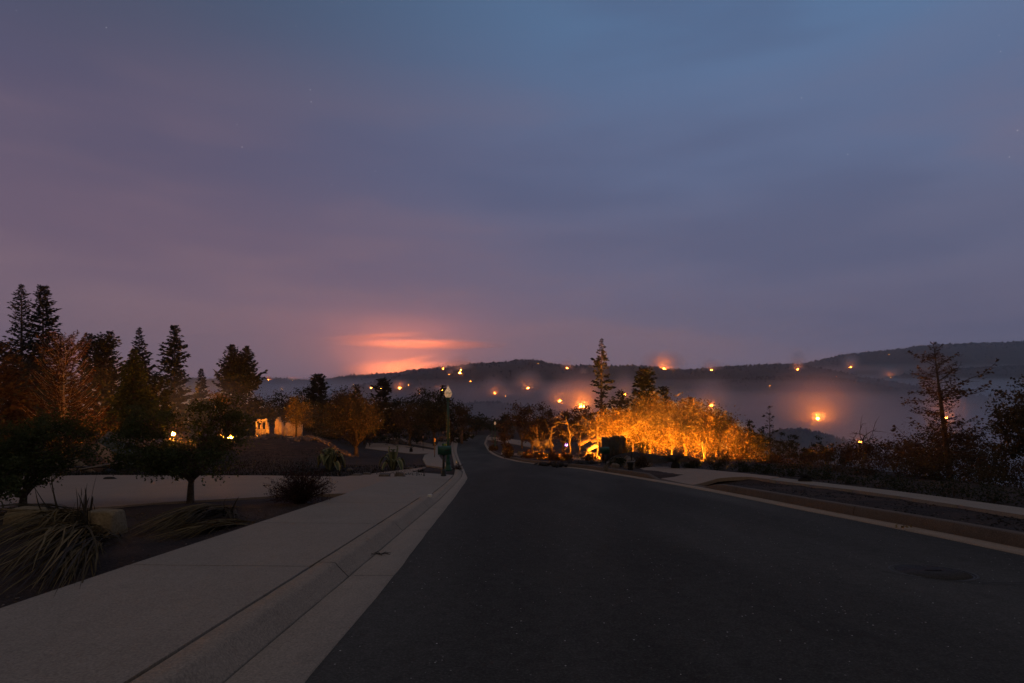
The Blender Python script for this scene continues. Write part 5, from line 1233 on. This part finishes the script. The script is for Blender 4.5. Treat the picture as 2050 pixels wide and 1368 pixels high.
# lit slabs of the fallen house in the right-hand lot
for k, (px, row, d, size, rot, mat, lab) in enumerate([(1078, 891, 49, (1.0, .05, .8), (-30, 30, 10), 'board', 'brown lit slab sloping down left in the burnt lot'), (1096, 889, 49.5, (.9, .05, .8), (-25, -18, 5), 'board', 'brown lit slab propped beside the broken stump'), (1172, 882, 50, (1.5, .05, .6), (-50, -28, 4), 'panel', 'reddish roof slab lying tilted left of the blackened wall'), (1196, 878, 48, (1.2, .05, .5), (-50, -22, 4), 'panel', 'smaller reddish roof slab behind the forked stem'), (1185, 896, 43, (.9, .05, .35), (-40, -25, 4), 'plaster', 'pale lit slab below the reddish roof slabs')]):
    panel(px, row, d, size, rot, mat, lab, name='fallen_slab', cat='slab')
# charred figure-like post and urn in the rockery
d = 27.5; b = at(1264, d) + [0, 0, .1]; t = thing('garden_post', 'thin charred garden post with a knob in the rockery', 'post', b)
mb = MB(); lathe(mb, [(.05, 0), (.035, .1), (.022, .5), (.018, .86)], 8); mb.build('post', M['char'], t); mb = MB(); lathe(mb, [(.018, .84), (.055, .90), (.05, .97), (.015, 1.04)], 10); mb.build('knob', M['char'], t)
d = 25.5; b = at(1262, d) + [0, 0, .12]; t = thing('planter', 'low charred planter standing by the right-hand kerb', 'planter', b)
mb = MB(); lathe(mb, [(.10, 0), (.13, .06), (.10, .14), (.15, .32), (.17, .36), (.15, .37), (.12, .34)], 14); mb.build('bowl', M['char'], t); mb = MB(); lathe(mb, [(.0, .335), (.12, .335), (.05, .36)], 12); mb.build('soil', M['bed'], t)
# litter: chips and twigs on the beds, too many and small to count
def litter(n, xf, yr, label, seed, mat, sz, h=.11):
    rng = np.random.default_rng(seed); mb = MB(); y = rng.uniform(*yr, n); x = xf(y, rng.random(n))
    for a, b_ in zip(x, y):
        q = rng.uniform(*sz); box(mb, (a, b_, float(rz(b_)) + h + q * .1), (q * rng.uniform(1, 3), q, q * .5), rotm(rng.normal(0, .3), rng.normal(0, .3), rng.uniform(0, 3.14)), taper=.7)
    return tag(mb.build('litter', M[mat], smooth=False), label, 'litter', 'bark chips and ash on the beds', 'stuff')
litter(900, lambda y, u: WIL(y) - .05 - u ** 1.5 * 4.0, (3.2, 11), 'bark chips and ash on the bed beside the left pavement', 31, 'bark', (.008, .03), .10)
litter(260, lambda y, u: WIL(y) - .05 - u ** 1.3 * 3.5, (3.2, 11), 'pale grit on the bed beside the left pavement', 32, 'rubble', (.006, .016), .11)
litter(500, lambda y, u: KBR(y) + .1 + u * 1.8, (5, 17), 'ash and chips on the strip behind the right-hand kerb', 33, 'stone2', (.006, .018), .15)
litter(600, lambda y, u: KBR(y) + .1 + u * 1.8, (5, 17), 'charred bark on the strip behind the right-hand kerb', 34, 'char', (.01, .035), .15)
# bits lying in the gutter
x, y = float(KBL(7.0)) + .42, 7.0
mb = MB(); rg = np.random.default_rng(4)
for k in range(7):
    a = rg.uniform(0, 6.28); tube(mb, [(0, 0, .005), (math.cos(a) * .06, math.sin(a) * .06, .02), (math.cos(a) * .13, math.sin(a) * .13, .008 - SL * math.sin(a) * .13)], [.006, .004, .002], 4)
tag(mb.build('fallen_twig', M['char'], loc=(x, y, float(rz(y)) + .015)), 'small black twig lying in the left gutter', 'twig')
x, y = float(AER(9.2)) + .16, 9.2
mb = MB(); leaves(mb, np.random.default_rng(5).normal(0, .05, (9, 3)) * [1.5, 1, .1] + [0, 0, .015], .07, np.random.default_rng(6)); tag(mb.build('fallen_leaf', M['lf_flax'], loc=(x, y, float(rz(y)) + .02)), 'few dry leaves lying in the right gutter', 'leaf')

# scorched lawn beyond the near driveway
rg = np.random.default_rng(61); n = 15000; y = 21.6 + 27 * rg.random(n) ** 1.4; px_ = rg.uniform(120, 850, n); x = (px_ - CX) / F * y
k = (y < 46) & ((px_ < 690) | (y < 31)); x, y = x[k], y[k]; n = len(x); z = land(x, y) + .08
h = rg.uniform(.05, .15, n); a = rg.uniform(0, 6.28, n); w = .018; lx, ly = rg.normal(0, .06, n), rg.normal(0, .06, n)
V = np.stack([np.stack([x - w * np.cos(a), y - w * np.sin(a), z], -1), np.stack([x + w * np.cos(a), y + w * np.sin(a), z], -1), np.stack([x + lx, y + ly, z + h], -1)], 1)
mb = MB(); mb.add(V.reshape(-1, 3), t=np.arange(n * 3).reshape(n, 3), a=np.repeat(rg.random(n), 3))
tag(mb.build('grass', M['lf_lawn']), 'short scorched grass on the dark lawn beyond the near driveway', 'grass', kind='stuff')
